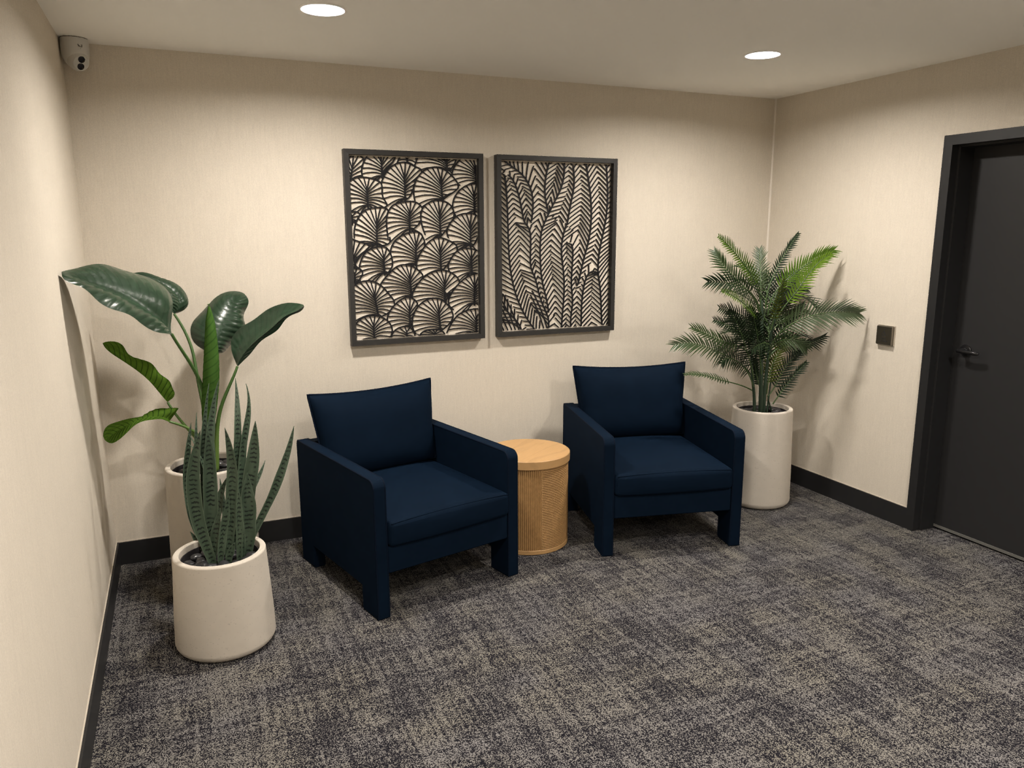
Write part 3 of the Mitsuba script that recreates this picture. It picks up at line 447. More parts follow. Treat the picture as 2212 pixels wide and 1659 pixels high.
FANS = [([0.0367,0.8471],[[0.0268,0.8469],[0.032,0.9607],[0.0753,0.9778],[0.1043,0.963],[0.1055,0.9123],[0.097,0.8675]]),([0.556,0.9178],[[0.3785,0.9294],[0.3901,0.9656],[0.4366,0.9997],[0.5079,1.0152],[0.616,1.0125],[0.6078,0.9658],[0.5705,0.9182]]),([0.2013,0.8763],[[0.1003,0.8675],[0.1068,0.9441],[0.1486,0.9898],[0.2058,0.9981],[0.2767,0.9878],[0.2546,0.9421],[0.2047,0.8764]]),([0.3372,0.9445],[[0.282,0.9429],[0.3039,0.9822],[0.3321,1.0025],[0.3734,0.991],[0.3788,0.9392]]),([0.7242,0.8545],[[0.6275,0.8391],[0.5847,0.9019],[0.6074,0.9458],[0.6446,0.9802],[0.6963,0.9852],[0.7408,0.9766],[0.7392,0.8514]]),([0.321,0.7611],[[0.2031,0.7434],[0.199,0.8504],[0.2366,0.9126],[0.289,0.945],[0.3373,0.9477],[0.3785,0.9294],[0.4131,0.9127],[0.3833,0.8542],[0.3607,0.8012],[0.3244,0.7578]]),([0.5272,0.7602],[[0.3734,0.7551],[0.3679,0.8079],[0.3909,0.8741],[0.4415,0.9181],[0.4916,0.9293],[0.5416,0.9174],[0.5844,0.8852],[0.6185,0.8309],[0.5752,0.7911],[0.5308,0.7582]]),([0.1212,0.7263],[[0.0211,0.719],[0.0267,0.8437],[0.0705,0.8669],[0.117,0.8679],[0.1635,0.8593],[0.1932,0.8406],[0.2008,0.7727],[0.2187,0.7403],[0.1646,0.7136]]),([0.7108,0.7006],[[0.6023,0.6761],[0.5892,0.7575],[0.627,0.8121],[0.6718,0.84],[0.7391,0.848],[0.7373,0.7042]]),([0.0354,0.6416],[[0.0212,0.648],[0.0298,0.6933],[0.0695,0.6903],[0.0507,0.6416]]),([0.1608,0.5261],[[0.0426,0.5634],[0.0463,0.6156],[0.0685,0.6676],[0.1103,0.7067],[0.1579,0.7169],[0.2204,0.7108],[0.2208,0.6086],[0.2325,0.5487],[0.1777,0.5212]]),([0.3407,0.6049],[[0.2206,0.5621],[0.2152,0.6417],[0.229,0.701],[0.2611,0.7341],[0.3171,0.7478],[0.3732,0.7484],[0.4093,0.7222],[0.4022,0.6485],[0.3513,0.6049]]),([0.5121,0.5737],[[0.4253,0.5776],[0.4044,0.6485],[0.4148,0.7155],[0.4585,0.7494],[0.5163,0.7567],[0.5668,0.737],[0.5915,0.6897],[0.5569,0.6146],[0.5178,0.5703]]),([0.6855,0.517],[[0.5558,0.5598],[0.5491,0.5941],[0.5722,0.6419],[0.6097,0.6761],[0.662,0.69],[0.7256,0.6766],[0.7398,0.6073],[0.693,0.5135]]),([0.0441,0.4118],[[0.0239,0.4122],[0.0337,0.5569],[0.0566,0.5469],[0.1196,0.5199],[0.0809,0.484],[0.0606,0.4048]]),([0.3708,0.4217],[[0.2362,0.4143],[0.2299,0.4751],[0.236,0.5086],[0.2689,0.5551],[0.326,0.5849],[0.3899,0.5893],[0.4187,0.5471],[0.4095,0.4723],[0.3764,0.4182]]),([0.5114,0.3842],[[0.3908,0.3698],[0.3721,0.4183],[0.4013,0.4861],[0.4385,0.5334],[0.4899,0.5602],[0.5482,0.5495],[0.6052,0.511],[0.568,0.4351],[0.5187,0.3805]]),([0.1965,0.3781],[[0.0647,0.3412],[0.0603,0.3981],[0.0724,0.4444],[0.1014,0.4903],[0.15,0.5129],[0.2117,0.5089],[0.2327,0.4751],[0.2399,0.421],[0.2034,0.3745]]),([0.6909,0.3658],[[0.5813,0.358],[0.5524,0.4006],[0.5758,0.4559],[0.6213,0.4969],[0.6891,0.4995],[0.7382,0.4813],[0.7368,0.3682]]),([0.0375,0.3387],[[0.0207,0.3392],[0.0303,0.4054],[0.0606,0.4048],[0.051,0.3383]]),([0.3406,0.2504],[[0.2161,0.2447],[0.1736,0.3212],[0.2208,0.3741],[0.2569,0.4071],[0.3137,0.4195],[0.3701,0.3978],[0.4064,0.3591],[0.3779,0.2942],[0.3477,0.2467]]),([0.5298,0.2117],[[0.3719,0.211],[0.3441,0.2468],[0.3673,0.3014],[0.4193,0.3553],[0.4783,0.3815],[0.5372,0.3836],[0.5962,0.3506],[0.6166,0.3183],[0.5719,0.2596],[0.5357,0.2079]]),([0.7038,0.1976],[[0.5776,0.167],[0.5499,0.2109],[0.5797,0.2735],[0.6257,0.3216],[0.6869,0.3553],[0.7406,0.3646],[0.7385,0.1998]]),([0.1534,0.1546],[[0.0261,0.1572],[0.0332,0.3187],[0.1021,0.3402],[0.1632,0.3215],[0.2169,0.2652],[0.2446,0.2126],[0.2135,0.1691],[0.1601,0.1474]]),([0.3285,0.0904],[[0.2244,0.0784],[0.2017,0.1351],[0.2283,0.1892],[0.2721,0.2288],[0.3296,0.2439],[0.3663,0.2181],[0.359,0.1415],[0.3356,0.0865]]),([0.5003,0.06],[[0.3598,0.0428],[0.3395,0.0933],[0.3484,0.149],[0.3862,0.2034],[0.4453,0.2326],[0.5041,0.2268],[0.5553,0.1822],[0.5746,0.1314],[0.5381,0.0759],[0.5077,0.056]]),([0.713,0.0266],[[0.5373,0.04],[0.5686,0.0959],[0.6073,0.1371],[0.661,0.1598],[0.7303,0.164],[0.7363,0.0253]]),([0.1276,0.0281],[[0.0314,0.0441],[0.0383,0.1225],[0.0874,0.1509],[0.1498,0.1514],[0.1979,0.1283],[0.2234,0.0923],[0.2084,0.0269]]),([0.3082,0.0175],[[0.2224,0.0226],[0.2307,0.0571],[0.2672,0.0831],[0.3246,0.0814],[0.3523,0.0362],[0.3517,0.0149]]),([0.4694,0.0151],[[0.3737,0.0207],[0.3965,0.0514],[0.4484,0.0628],[0.5002,0.0564],[0.5294,0.0189]])]
RIBS = [[[0.0562,0.8977],[0.0709,0.7591],[0.077,0.5666],[0.0871,0.4034],[0.1193,0.25],[0.1781,0.1195],[0.2534,0.0198]],[[0.058,0.9727],[0.1143,0.9368],[0.1785,0.8879],[0.2183,0.8186],[0.2308,0.7479],[0.2222,0.6506]],[[0.0787,0.8982],[0.1318,0.8235],[0.1603,0.7151],[0.182,0.6376],[0.215,0.5723],[0.2152,0.414],[0.2451,0.3264],[0.2792,0.2104],[0.3253,0.1058],[0.322,0.016]],[[0.4277,0.984],[0.4104,0.8412],[0.3551,0.7361],[0.2998,0.6311],[0.2779,0.5324],[0.2824,0.3658],[0.3055,0.2503],[0.3329,0.1261]],[[0.3312,0.9747],[0.3061,0.8522],[0.3103,0.7682],[0.3293,0.6902]],[[0.568,0.9883],[0.5895,0.8643],[0.6078,0.7183],[0.5989,0.5634],[0.5657,0.4413],[0.5398,0.339],[0.5211,0.2775]],[[0.4845,0.9599],[0.4914,0.8492],[0.4757,0.7636],[0.4506,0.631]],[[0.4431,0.6244],[0.4174,0.5311],[0.4184,0.4302],[0.4337,0.2939],[0.4254,0.122],[0.4188,0.0108]],[[0.4789,0.5171],[0.4879,0.4222],[0.4818,0.2925],[0.491,0.1886],[0.4841,0.1193],[0.4816,0.0073]],[[0.6506,0.35],[0.5835,0.324],[0.5575,0.2209],[0.5512,0.1163],[0.5506,0.0035]],[[0.7,0.9923],[0.7156,0.8334],[0.7076,0.6649],[0.6716,0.4945],[0.6609,0.3567],[0.6768,0.2517],[0.688,0.1102],[0.7028,-0.0048]],[[0.0423,0.1727],[0.0895,0.1236],[0.1409,0.0669],[0.152,0.0185]]]


# ------------------------------------------------------------------ broad-leaved plant
def sheet(cols, uvx, uvy):
    """grid of points cols[i][j] -> mesh and uv"""
    G = np.asarray(cols); n, k = G.shape[:2]
    i, j = np.meshgrid(np.arange(n - 1), np.arange(k - 1), indexing='ij'); a = (i * k + j).ravel()
    F = np.vstack([np.stack([a, a + k, a + k + 1], -1), np.stack([a, a + k + 1, a + 1], -1)])
    uv = np.stack([np.repeat(np.asarray(uvx)[:, None], k, 1), np.broadcast_to(uvy, (n, k))], -1).reshape(-1, 2)
    return tm(G.reshape(-1, 3), F), uv
def big_leaf(mid, A, B, seed, ripple=0.0085):
    n, k = 90, 10
    M, a, b = resample(mid, n), resample(A, n), resample(B, n)
    t = np.linspace(0, 1, n)
    V = np.concatenate([-np.linspace(1, 0, k + 1)[:-1], np.linspace(0, 1, k + 1)])
    cols = []
    for i in range(n):
        row = []
        for s in V:
            e = a[i] if s < 0 else b[i]; w = abs(s)
            row.append(M[i] * (1 - w) + e * w)
        cols.append(row)
    G = np.array(cols)
    du = np.gradient(G, axis=0); dv = np.gradient(G, axis=1); N = np.cross(du, dv); N /= np.linalg.norm(N, axis=2, keepdims=True) + 1e-9
    width = np.linalg.norm(G[:, -1] - M, axis=1)[:, None] * (V > 0) + np.linalg.norm(G[:, 0] - M, axis=1)[:, None] * (V <= 0)
    aV = np.abs(V)[None]; tt = t[:, None]
    env = np.minimum(1, np.sin(np.pi * np.clip(tt, 0.02, 0.98)) * 2.0)
    s = tt * 15 - aV * 2.6
    rip = -np.abs(np.cos(np.pi * (s - 0.0))) ** 6 * 0.9 + 0.3 * np.sin(2 * np.pi * s)
    bow = 4 * aV * (1 - aV) * width * 0.16
    wav = 0.35 * width * aV ** 2 * 0.22 * np.sin(2 * np.pi * (tt * 2.3 + seed * 0.37 + 0.3 * np.sign(V)[None]))
    up = np.sign(N[..., 2:].mean()) or 1
    G = G + N * up * ((rip * ripple * 0.6 * (aV ** 0.5) * (1 - aV ** 6) * env) + bow * env + wav * env)[..., None]
    G[..., 0] = np.maximum(G[..., 0], 0.006); G[..., 1] = np.minimum(G[..., 1], -0.008)
    return sheet(G, t, V)
pl = thing('broad_leaf_plant', 'tall plant with large glossy green leaves on long stalks, standing in the left corner', 'potted plant')
for i, (pts, r0, r1, tone) in enumerate(BIG_STEMS):
    P = resample(pts, 26); rr = np.linspace(r0, r1, 26)
    put('stalk', tube(P, rr, 10), 'leaf_stem', pl, smooth=True)
LEAF_LABEL = ['largest dark glossy leaf, its tip touching the left wall', 'dark leaf half hidden behind the largest leaf', 'broad dark upright leaf behind the rolled leaf',
              'folded dark leaf reaching to the right', 'bright green leaf pointing up to the left', 'lowest green wavy leaf, bending down to the left']
for i, (mid, A, B, tone) in enumerate(BIG_LEAVES):
    m, uv = big_leaf(mid, A, B, i)
    put('leaf', m, 'leaf_' + tone, pl, smooth=True, uv=uv, label=LEAF_LABEL[i])
def rolled(pts, rmax, turns=1.35, prof=None):
    n, k = 70, 40; P = resample(pts, n); Tn, A_, B_ = frames(P); t = np.linspace(0, 1, n)
    r = rmax * prof(t); V = np.linspace(-1, 1, k); cols = []
    for i in range(n):
        th = -math.pi / 2 + 2.1 + V * math.pi * turns
        rr = r[i] * (0.86 + 0.14 * (V + 1) / 2) * (1 + 0.02 * np.cos(2 * np.pi * (t[i] * 24 - np.abs(V) * 2)))
        cols.append(P[i] + rr[:, None] * (np.cos(th)[:, None] * A_[i] + np.sin(th)[:, None] * B_[i]))
    return sheet(cols, t * 1.4, V)
m, uv = rolled(SPEAR, 0.035, prof=lambda t: 0.22 + 0.78 * np.clip(np.sin(np.pi * np.clip((t - 0.16) / 0.84, 0, 1) ** 0.85), 0, 1) ** 0.75 - 0.21 * (t > 0.99) - 0.2 * np.clip((t - 0.9) / 0.1, 0, 1))
put('rolled_leaf', m, 'leaf_spear', pl, smooth=True, uv=uv, label='upright rolled young leaf, bright green')
m, uv = rolled(SHOOT, 0.009, prof=lambda t: 1.0 - 0.95 * np.clip((t - 0.5) / 0.5, 0, 1))
put('young_shoot', m, 'leaf_spear', pl, smooth=True, uv=uv)

# ------------------------------------------------------------------ snake plant
def snake_leaf(P, w, N, seed):
    n, k = 56, 5
    base = np.array([P_F[0], P_F[1]]); p0 = np.array(P[0]); d = p0[:2] - base; q = np.linalg.norm(d)
    if q > 0.105: p0[:2] = base + d / q * 0.105
    p0[2] = P_F[2] - 0.058
    P = np.vstack([p0, np.array(P)[1:]])
    M = resample(P, n); t = np.linspace(0, 1, n); Tn = np.gradient(M, axis=0); Tn /= np.linalg.norm(Tn, axis=1, keepdims=True)
    N = np.array(N); cols = []; V = np.linspace(-1, 1, 2 * k + 1)
    prof = np.where(t < 0.55, 0.50 + 0.50 * np.sin(np.pi / 2 * np.clip(t / 0.55, 0, 1)), np.clip(1 - ((t - 0.55) / 0.45) ** 1.9, 0, 1) ** 0.9) + 0.012
    wav = 0.05 * np.sin(2 * np.pi * (t * 2.2 + seed * 0.31)) * np.sin(np.pi * t)
    L = np.linalg.norm(np.diff(M, axis=0), axis=1).sum()
    for i in range(n):
        a = 0.35 * (t[i] - 0.5) * (1 if seed % 2 else -1)
        Ni = N - Tn[i] * (N @ Tn[i]); Ni /= np.linalg.norm(Ni); Bi = np.cross(Tn[i], Ni)
        Nr, Br = Ni * math.cos(a) + Bi * math.sin(a), Bi * math.cos(a) - Ni * math.sin(a)
        wi = w * prof[i]
        cup = 0.30 - 0.12 * t[i]
        cols.append(np.array([M[i] + Br * wi * (s + wav[i]) + Nr * wi * (cup * (s * s - 0.3) + 0.10 * math.sin(2 * math.pi * (2.6 * t[i] + seed * 0.17)) * s) for s in V]))
    G = np.array(cols)
    # closed thin blade: front and back 2.4 mm apart, meeting at the margin
    du = np.gradient(G, axis=0); dv = np.gradient(G, axis=1); Nn = np.cross(du, dv); Nn /= np.linalg.norm(Nn, axis=2, keepdims=True) + 1e-9
    th = 0.0014 * (1 - V ** 4)[None, :, None]
    m1, uv1 = sheet(G + Nn * th, t * L, V); m2, uv2 = sheet(G - Nn * th, t * L, V); m2.faces = m2.faces[:, ::-1]
    return cat([m1, m2]), np.vstack([uv1 + [seed * 1.7, 0], uv2 + [seed * 1.7 + 0.4, 0]])
sp = thing('snake_plant', 'dark green snake plant with banded sword leaves, standing in the short planter at left', 'potted plant')
for i, (P, w, N) in enumerate(SNAKE):
    m, uv = snake_leaf(P, w, N, i)
    put('leaf', m, 'snake_leaf', sp, smooth=True, uv=uv)
av = []
for P, w, N in SNAKE:
    d = np.array(P[0][:2]) - np.array(P_F[:2]); q = np.linalg.norm(d); d = d if q <= 0.105 else d / q * 0.105
    av.append((P_F[0] + d[0], P_F[1] + d[1], w * 0.35))
pebbles(P_F[0], P_F[1], P_F[2], 0.146, 40, 0.0292, 'polished_pebble', av, 'smooth black pebble lying in the short planter around the snake plant', 'black pebbles in the short planter', 11)
av = [(p[0][-1][0], p[0][-1][1], p[2]) for p in BIG_STEMS]
pebbles(P_L[0], P_L[1], P_L[2], 0.155, 30, 0.0255, 'polished_pebble', av, 'smooth black pebble lying in the tall left planter around the plant stalks', 'black pebbles in the tall left planter', 12)
av = [(p[0][0], p[0][1], r) for p, r in [(q[0], q[1]) for q in PALM_STEMS]]
pebbles(P_R[0], P_R[1], P_R[2], 0.146, 26, 0.0265, 'matte_pebble', av, 'dark gray pebble lying in the right planter around the palm stems', 'dark pebbles in the right planter', 13)

# ------------------------------------------------------------------ palm
pm = thing('palm_plant', 'feathery green palm with many arching fronds, standing in the tall planter in the right corner', 'potted plant')
for i, (pts, r) in enumerate(PALM_STEMS):
    P = np.array(pts); P[0, 2] = P_R[2] - 0.054 if i < 5 else P[0, 2]
    P = resample(P, 24)
    rr = np.linspace(r, r * 0.6, 24) * (1 + 0.06 * (np.arange(24) % 4 == 0))
    put('stem', tube(P, rr, 10), 'palm_stem', pm, smooth=True)
def frond(pts, ll, N, start, n, seed):
    g = np.random.default_rng(100 + seed)
    M = resample(pts, 60); Tn = np.gradient(M, axis=0); Tn /= np.linalg.norm(Tn, axis=1, keepdims=True)
    rach = tube(M[::2], np.linspace(0.0042, 0.0012, 30), 6)
    V, F = [], []
    L = np.linalg.norm(np.diff(M, axis=0), axis=1).sum(); n = int(np.clip(L * (1 - start) / 0.0165, 14, 34))
    N = np.array(N) * 0.85 + np.array([-0.45, -0.12, 0.36]); ll = ll * 1.12
    for i in range(n):
        u = (i + 0.5) / n; t = start + (1 - start) * u; q = t * 59; a = int(min(q, 58)); fr_ = q - a
        p = M[a] * (1 - fr_) + M[a + 1] * fr_; T_ = Tn[a]; Ni = np.array(N) - T_ * (np.array(N) @ T_); Ni /= np.linalg.norm(Ni); B = np.cross(T_, Ni)
        env = (0.45 + 0.55 * math.sin(math.pi * min(1, u * 1.25 + 0.12))) if u < 0.6 else (1.0 - 0.55 * ((u - 0.6) / 0.4) ** 1.5)
        for s in (-1, 1):
            l = ll * env * g.uniform(0.88, 1.08); fw = 0.55 + 0.65 * u + g.uniform(-0.08, 0.08)
            d = T_ * fw + B * s * (1.0 - 0.45 * u) + Ni * (0.28 + g.uniform(-0.06, 0.06)); d /= np.linalg.norm(d)
            w = 0.0056 * (0.8 + 0.3 * env)
            sd = np.cross(d, Ni); sd /= np.linalg.norm(sd)
            nn = np.cross(sd, d)
            K = 5; o = len(V)
            for j in range(K + 1):
                x = j / K; c = p + d * l * x + np.array([0, 0, -1]) * 0.16 * l * x * x + g.uniform(-1, 1) * 0 * d
                ww = w * max(0.03, min(1.0, 0.5 + 2.2 * x) * (1 - x ** 1.7))
                if x < 0.15: ww = w * 0.5
                V += [c + sd * ww, c - nn * ww * 0.45, c - sd * ww]
            for j in range(K):
                b = o + 3 * j
                F += [[b, b + 1, b + 4], [b, b + 4, b + 3], [b + 1, b + 2, b + 5], [b + 1, b + 5, b + 4]]
    V = np.array(V); V[:, 0] = np.minimum(V[:, 0], W - 0.006); V[:, 1] = np.minimum(V[:, 1], -0.006)
    return rach, tm(V, F)
TONE = {'dark': 'dark green frond', 'mid': 'mid green frond', 'lime': 'fresh lime green frond', 'bright': 'brightest yellow-green frond', 'pale': 'pale gray-green frond', 'olive': 'olive green frond'}
g = np.random.default_rng(3)
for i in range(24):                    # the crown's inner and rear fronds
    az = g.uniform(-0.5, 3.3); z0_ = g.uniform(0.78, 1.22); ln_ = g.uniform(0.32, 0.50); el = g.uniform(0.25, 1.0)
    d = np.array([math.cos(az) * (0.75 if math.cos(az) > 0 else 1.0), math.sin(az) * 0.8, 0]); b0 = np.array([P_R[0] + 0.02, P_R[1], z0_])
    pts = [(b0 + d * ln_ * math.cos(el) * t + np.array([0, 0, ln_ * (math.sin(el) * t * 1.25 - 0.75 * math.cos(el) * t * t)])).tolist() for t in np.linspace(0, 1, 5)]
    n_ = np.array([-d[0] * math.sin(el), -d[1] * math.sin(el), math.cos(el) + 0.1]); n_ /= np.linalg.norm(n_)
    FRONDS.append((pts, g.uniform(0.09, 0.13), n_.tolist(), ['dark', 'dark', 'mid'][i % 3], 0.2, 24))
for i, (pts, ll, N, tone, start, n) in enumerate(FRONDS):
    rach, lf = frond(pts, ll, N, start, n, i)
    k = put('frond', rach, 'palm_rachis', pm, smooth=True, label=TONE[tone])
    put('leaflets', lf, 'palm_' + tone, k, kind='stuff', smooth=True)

# ------------------------------------------------------------------ framed pictures
def picture(x0, x1, z0, z1, label, motifs, mname):
    D, rw = 0.0439, 0.0265
    k = thing('framed_picture', label, 'picture')
    w, h = x1 - x0, z1 - z0
    O = [(0, 0), (w, 0), (w, h), (0, h)]; I = [(rw, rw), (w - rw, rw), (w - rw, h - rw), (rw, h - rw)]
    rot = trimesh.transformations.rotation_matrix(math.pi / 2, [1, 0, 0])
    def place(m, y):      # extruded along +z in plan (x, z) -> stands on the wall, front at y
        m = m.copy(); m.apply_transform(rot); m.apply_translation([x0, y, z0]); return m
    for j in range(4):
        q = Polygon([O[j], O[(j + 1) % 4], I[(j + 1) % 4], I[j]]).buffer(-0.00025, join_style=2)
        put('frame_rail', place(extrude(q, D - 0.0005), -0.0005), 'frame_black', k)
    put('backing_board', place(extrude(sbox(rw - 0.004, rw - 0.004, w - rw + 0.004, h - rw + 0.004), 0.006), -0.004), 'cream_board', k, label='cream textured backing board')
    inner = sbox(rw + 0.004, rw + 0.006, w - rw - 0.004, h - rw - 0.006)
    for m in motifs:
        g = m.intersection(inner).simplify(0.0004)
        e = extrude(g, 0.0075)
        if e is not None: put(mname, place(e, -0.0105), 'fret_black', k)
def wob(pts, seed, amp=0.0011):
    pts = np.asarray(pts); n = len(pts)
    o = np.stack([meshkit.noise(np.c_[pts * 45, np.full(n, seed + 0.5)], 1), meshkit.noise(np.c_[pts * 45, np.full(n, seed + 0.5)], 2)], -1) - 0.5
    return pts + 2 * amp * o
def stroke(pts, hw, seed=0): return LineString(wob(pts, seed)).buffer(hw, resolution=3)
def fan_motifs():
    shapes, masks = [], []
    for s, (b, o) in enumerate(FANS):
        b, o = np.array(b), np.array(o)
        pts = resample(o, 60)
        q = [stroke(pts, 0.0032, s)]
        top = pts[np.argmax(pts[:, 1] - 0.25 * np.abs(pts[:, 0] - b[0]))]
        Ht = np.linalg.norm(top - b); ax = (top - b) / Ht; left = np.array([-ax[1], ax[0]]); SL = 0.60 * Ht
        q.append(LineString([b - ax * 0.01, b + ax * SL * 0.5]).buffer(0.0042)); q.append(LineString([b, b + ax * SL]).buffer(0.0032))
        ends = [(np.array(LineString(pts).interpolate(f, normalized=True).coords[0]), True) for f in (np.arange(max(3, int(round(LineString(pts).length / 0.0292)))) + 0.6) / max(3, int(round(LineString(pts).length / 0.0292)))]
        for k in range(1, 6):            # the veins go on below the arch, under the leaves in front
            for e in (pts[0], pts[-1]):
                v = e - b; sd = 1 if v @ left > 0 else -1; R = max(np.linalg.norm(v), 0.07)
                base_a = math.atan2(v @ ax, abs(v @ left)); aa = base_a - k * 0.024 / R * 1.1
                if aa > -0.9: ends.append((b + R * (left * sd * math.cos(aa) + ax * math.sin(aa)), False))
        arch, tail = [], []
        for i, (Q, inside) in enumerate(ends):
            v = Q - b; c = float(np.clip(v @ ax / (np.linalg.norm(v) + 1e-9), -1, 1))
            angs = sorted(math.atan2(abs((e - b) @ left), (e - b) @ ax) for e, k in ends if k and ((e - b) @ left > 0) == (v @ left > 0))
            my = math.atan2(abs(v @ left), v @ ax); u_ = 1 - (sum(a < my - 1e-9 for a in angs) + 0.3) / max(len(angs), 4)
            base = b + ax * SL * max(u_, 0.02)
            d2 = Q - base; dl = np.linalg.norm(d2)
            ctrl = base + d2 * 0.36 + ax * dl * 0.20 * (1 - max(c, 0) ** 2)
            u = np.linspace(0, 1, 14)[:, None]
            cur = base * (1 - u) ** 2 + 2 * u * (1 - u) * ctrl + Q * u ** 2
            (arch if inside else tail).append(stroke(cur, 0.0026, s * 20 + i))
        shapes.append((unary_union(q + arch), unary_union(tail) if tail else None)); masks.append(Polygon(np.vstack([pts, b])).buffer(0))
    out = []
    for i, (g, t) in enumerate(shapes):
        cover = unary_union([m.buffer(-0.001) for m in masks[i + 1:]]) if i + 1 < len(masks) else None
        if cover is not None and not cover.is_empty: g = g.difference(cover)
        if t is not None: g = unary_union([g, t.difference(unary_union([m for j, m in enumerate(masks) if j != i]))])
        out.append(g)
    return out
def rib_motifs(w, h):
    lines = [LineString(resample(r, 80, smooth=False) if len(r) < 3 else CubicSpline(np.linspace(0, 1, len(r)), np.array(r))(np.linspace(0, 1, 90))) for r in RIBS]
    out = []
    for s, ln in enumerate(lines):
        q = [stroke(np.array(ln.coords), 0.0035, s)]; L = ln.length; other = [l for j, l in enumerate(lines) if j != s]
        n = int(L / 0.0292)
        for side in (-1, 1):
            for i in range(-16, n + 14):
                d0 = (i + (0.5 if side > 0 else 0)) * 0.0292
                p0 = np.array(ln.interpolate(min(max(d0, 0), L)).coords[0]); p1 = np.array(ln.interpolate(min(max(d0, 0) + 0.004, L)).coords[0]); pm_ = np.array(ln.interpolate(max(min(d0, L) - 0.004, 0)).coords[0])
                tg = -(p1 - pm_); tg /= np.linalg.norm(tg) + 1e-9          # upwards along the rib
                if d0 < 0: p0 = p0 + tg * (-d0)
                if d0 > L: p0 = p0 - tg * (d0 - L)
                if not (-0.12 < p0[1] < h + 0.02): continue
                nm = np.array([tg[1], -tg[0]]) * side
                pts = []; p = p0
                for j in range(42):
                    a = 0.80 - 0.006 * j
                    p = p + 0.006 * (tg * math.sin(a) + nm * math.cos(a)); pt = Point(p)
                    own = ln.distance(pt)
                    if min(l.distance(pt) for l in other) < own - 0.001 or not (0 <= p[0] <= w and 0 <= p[1] <= h):
                        if pts: break
                        continue
                    if not pts and j == 0: pts.append(p0)
                    pts.append(p)
                if len(pts) > 2: q.append(stroke(np.array(pts), 0.0028, s * 50 + i + 7 * side))
        out.append(unary_union(q))
    return out
picture(1.2007, 1.9551, 1.0274, 2.0321, 'left framed picture of black overlapping fan-shaped leaves on a cream board', fan_motifs(), 'fan_leaf')
picture(2.0346, 2.7969, 1.0274, 2.0321, 'right framed picture of long black feathery fronds on a cream board', rib_motifs(0.7623, 1.0047), 'feather_frond')

# ------------------------------------------------------------------ push plate by the door
pp = thing('push_plate', 'square metal push-to-open door button with a wheelchair symbol on the right wall', 'door button')
yb, zb, s_ = -0.9965, 1.0445, 0.0555
put('back_plate', man(rbox(W - 0.010, W + 0.001, yb - s_, yb + s_, zb - s_, zb + s_, 0.0025)), 'steel_edge', pp, smooth=35)
put('button', man(rbox(W - 0.024, W - 0.009, yb - s_ + 0.004, yb + s_ - 0.004, zb - s_ + 0.005, zb + s_ - 0.003, 0.004)), 'steel', pp, smooth=35)
def onplate(m, u, v, x=W - 0.0243):       # text plane: +x of the lettering runs towards -y, +y upwards, front towards -x
    m = m.copy(); M4 = np.eye(4); M4[:3, 0] = (0, -1, 0); M4[:3, 1] = (0, 0, 1); M4[:3, 2] = (-1, 0, 0)
    m.apply_transform(M4); m.apply_translation([x + 0.0002, yb - u, zb + v]); return m
tx1 = meshkit.text_mesh('PUSH', 0.0078, 0.0004, True); tx2 = meshkit.text_mesh('TO OPEN', 0.0078, 0.0004, True)
put('lettering', onplate(tx1, -tx1.bounds[1][0] / 2, -0.020), 'engraving', pp, label='lettering PUSH')
put('lettering', onplate(tx2, -tx2.bounds[1][0] / 2, -0.034), 'engraving', pp, label='lettering TO OPEN')
sym = unary_union([Point(0.0, 0.0205).buffer(0.0028), LineString([(0, 0.0165), (0.0006, 0.008), (0.0075, 0.008), (0.0115, -0.002), (0.0145, -0.0008)]).buffer(0.0016), LineString([(0.0004, 0.0125), (0.0065, 0.0125)]).buffer(0.0012),
                   LineString([(-0.0025 + 0.0085 * math.cos(t) * 1.0, 0.001 + 0.0085 * math.sin(t)) for t in np.radians(np.linspace(110, 350, 24))]).buffer(0.0013)])
put('wheelchair_symbol', onplate(extrude(sym, 0.0004), 0, 0.006), 'engraving', pp, label='dark wheelchair symbol')

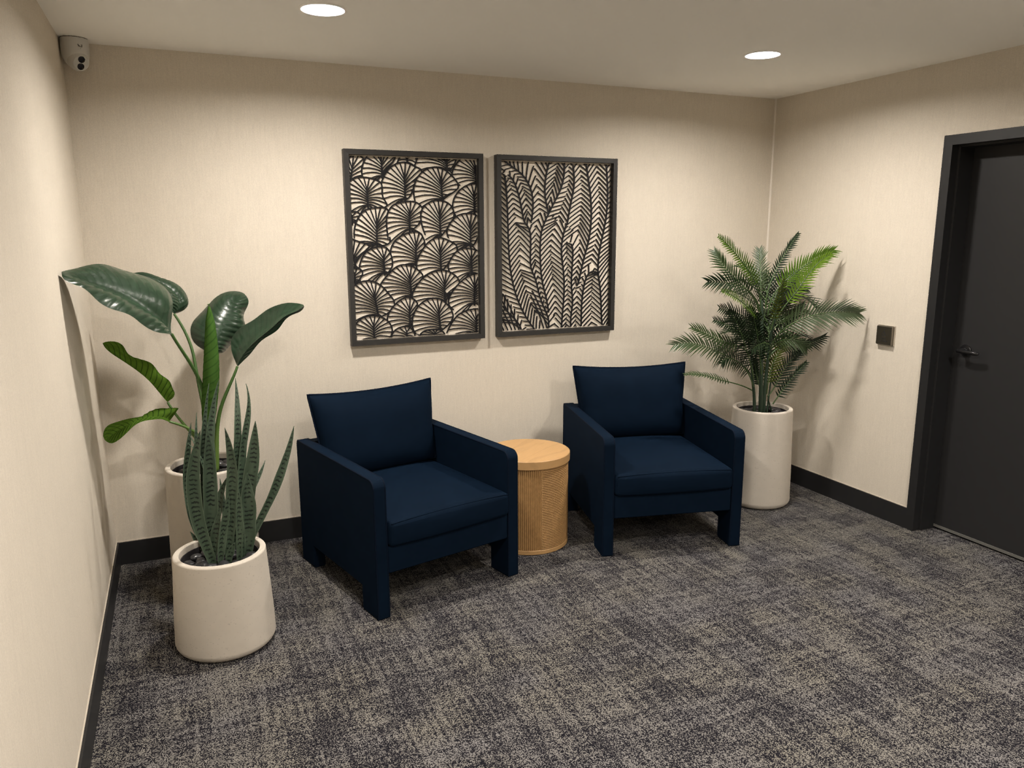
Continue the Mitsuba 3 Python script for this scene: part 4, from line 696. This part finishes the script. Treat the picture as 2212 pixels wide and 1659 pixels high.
# ------------------------------------------------------------------ security camera in the ceiling corner
sc_ = thing('security_camera', 'small white dome security camera on the ceiling in the left corner', 'security camera')
sx_, sy_ = 0.0585, -0.082
put('mount_ring', lathe([(0, H), (0.0535, H), (0.0535, H - 0.003), (0, H - 0.003)], 48, (sx_, sy_, 0)), 'gray_print', sc_, smooth=40)
prof = [(0, H - 0.003), (0.054, H - 0.003), (0.0552, H - 0.02), (0.0555, H - 0.052), (0.0545, H - 0.066), (0.051, H - 0.082), (0.045, H - 0.096), (0.035, H - 0.108), (0.02, H - 0.116), (0, H - 0.118)]
put('housing', lathe(prof, 72, (sx_, sy_, 0)), 'white_plastic', sc_, smooth=40)
dirv = np.array([0.42, -0.78, -0.46]); dirv /= np.linalg.norm(dirv)
ec = np.array([sx_, sy_, H - 0.082]) + dirv * 0.020
zax = dirv; xax = np.cross([0, 0, 1.0], zax); xax /= np.linalg.norm(xax); yax = np.cross(zax, xax)
def facing(m):
    M4 = np.eye(4); M4[:3, 0], M4[:3, 1], M4[:3, 2], M4[:3, 3] = xax, yax, zax, ec; m = m.copy(); m.apply_transform(M4); return m
put('eyeball', facing(lathe([(0, -0.03)] + [(0.043 * math.cos(t), 0.043 * math.sin(t)) for t in np.radians(np.linspace(-40, 42, 14))] + [(0.031, 0.0305), (0, 0.0305)], 56)), 'white_plastic', sc_, smooth=30, label='white swivelling eyeball')
for s, nm in ((1, 'lens'), (-1, 'lens')):
    put('lens', facing(lathe([(0, 0.0295), (0.0138, 0.0295), (0.0138, 0.0320), (0.0108, 0.0330), (0, 0.0333)], 32, (0, s * 0.0150, 0))), 'black_glass', sc_, smooth=30, label='round black lens')
ang = math.atan2(-0.80, 0.42)
def onhouse(u, z, r=0.0557): a = ang + u / 0.0555; return (sx_ + r * math.cos(a), sy_ + r * math.sin(a), z)
def patch(poly, off):
    V = [onhouse(u, H + z, 0.0553 + off) for u, z in poly] + [onhouse(u, H + z, 0.0540) for u, z in poly]; n = len(poly)
    return man(m3.Manifold.hull_points(np.array(V)))
put('badge', patch([(-0.012, -0.032), (0.008, -0.032), (0.008, -0.042), (-0.007, -0.042)], 0.0006), 'gray_print', sc_, label='small dark badge')
put('badge_emblem', patch([(-0.003, -0.0355), (0.004, -0.0355), (0.004, -0.039), (-0.003, -0.039)], 0.0010), 'white_plastic', sc_, label='pale emblem on the badge')
put('microphone_hole', patch([(0.000, -0.046), (0.0022, -0.046), (0.0022, -0.049), (0.000, -0.049)], 0.0006), 'engraving', sc_, label='tiny dark microphone hole')
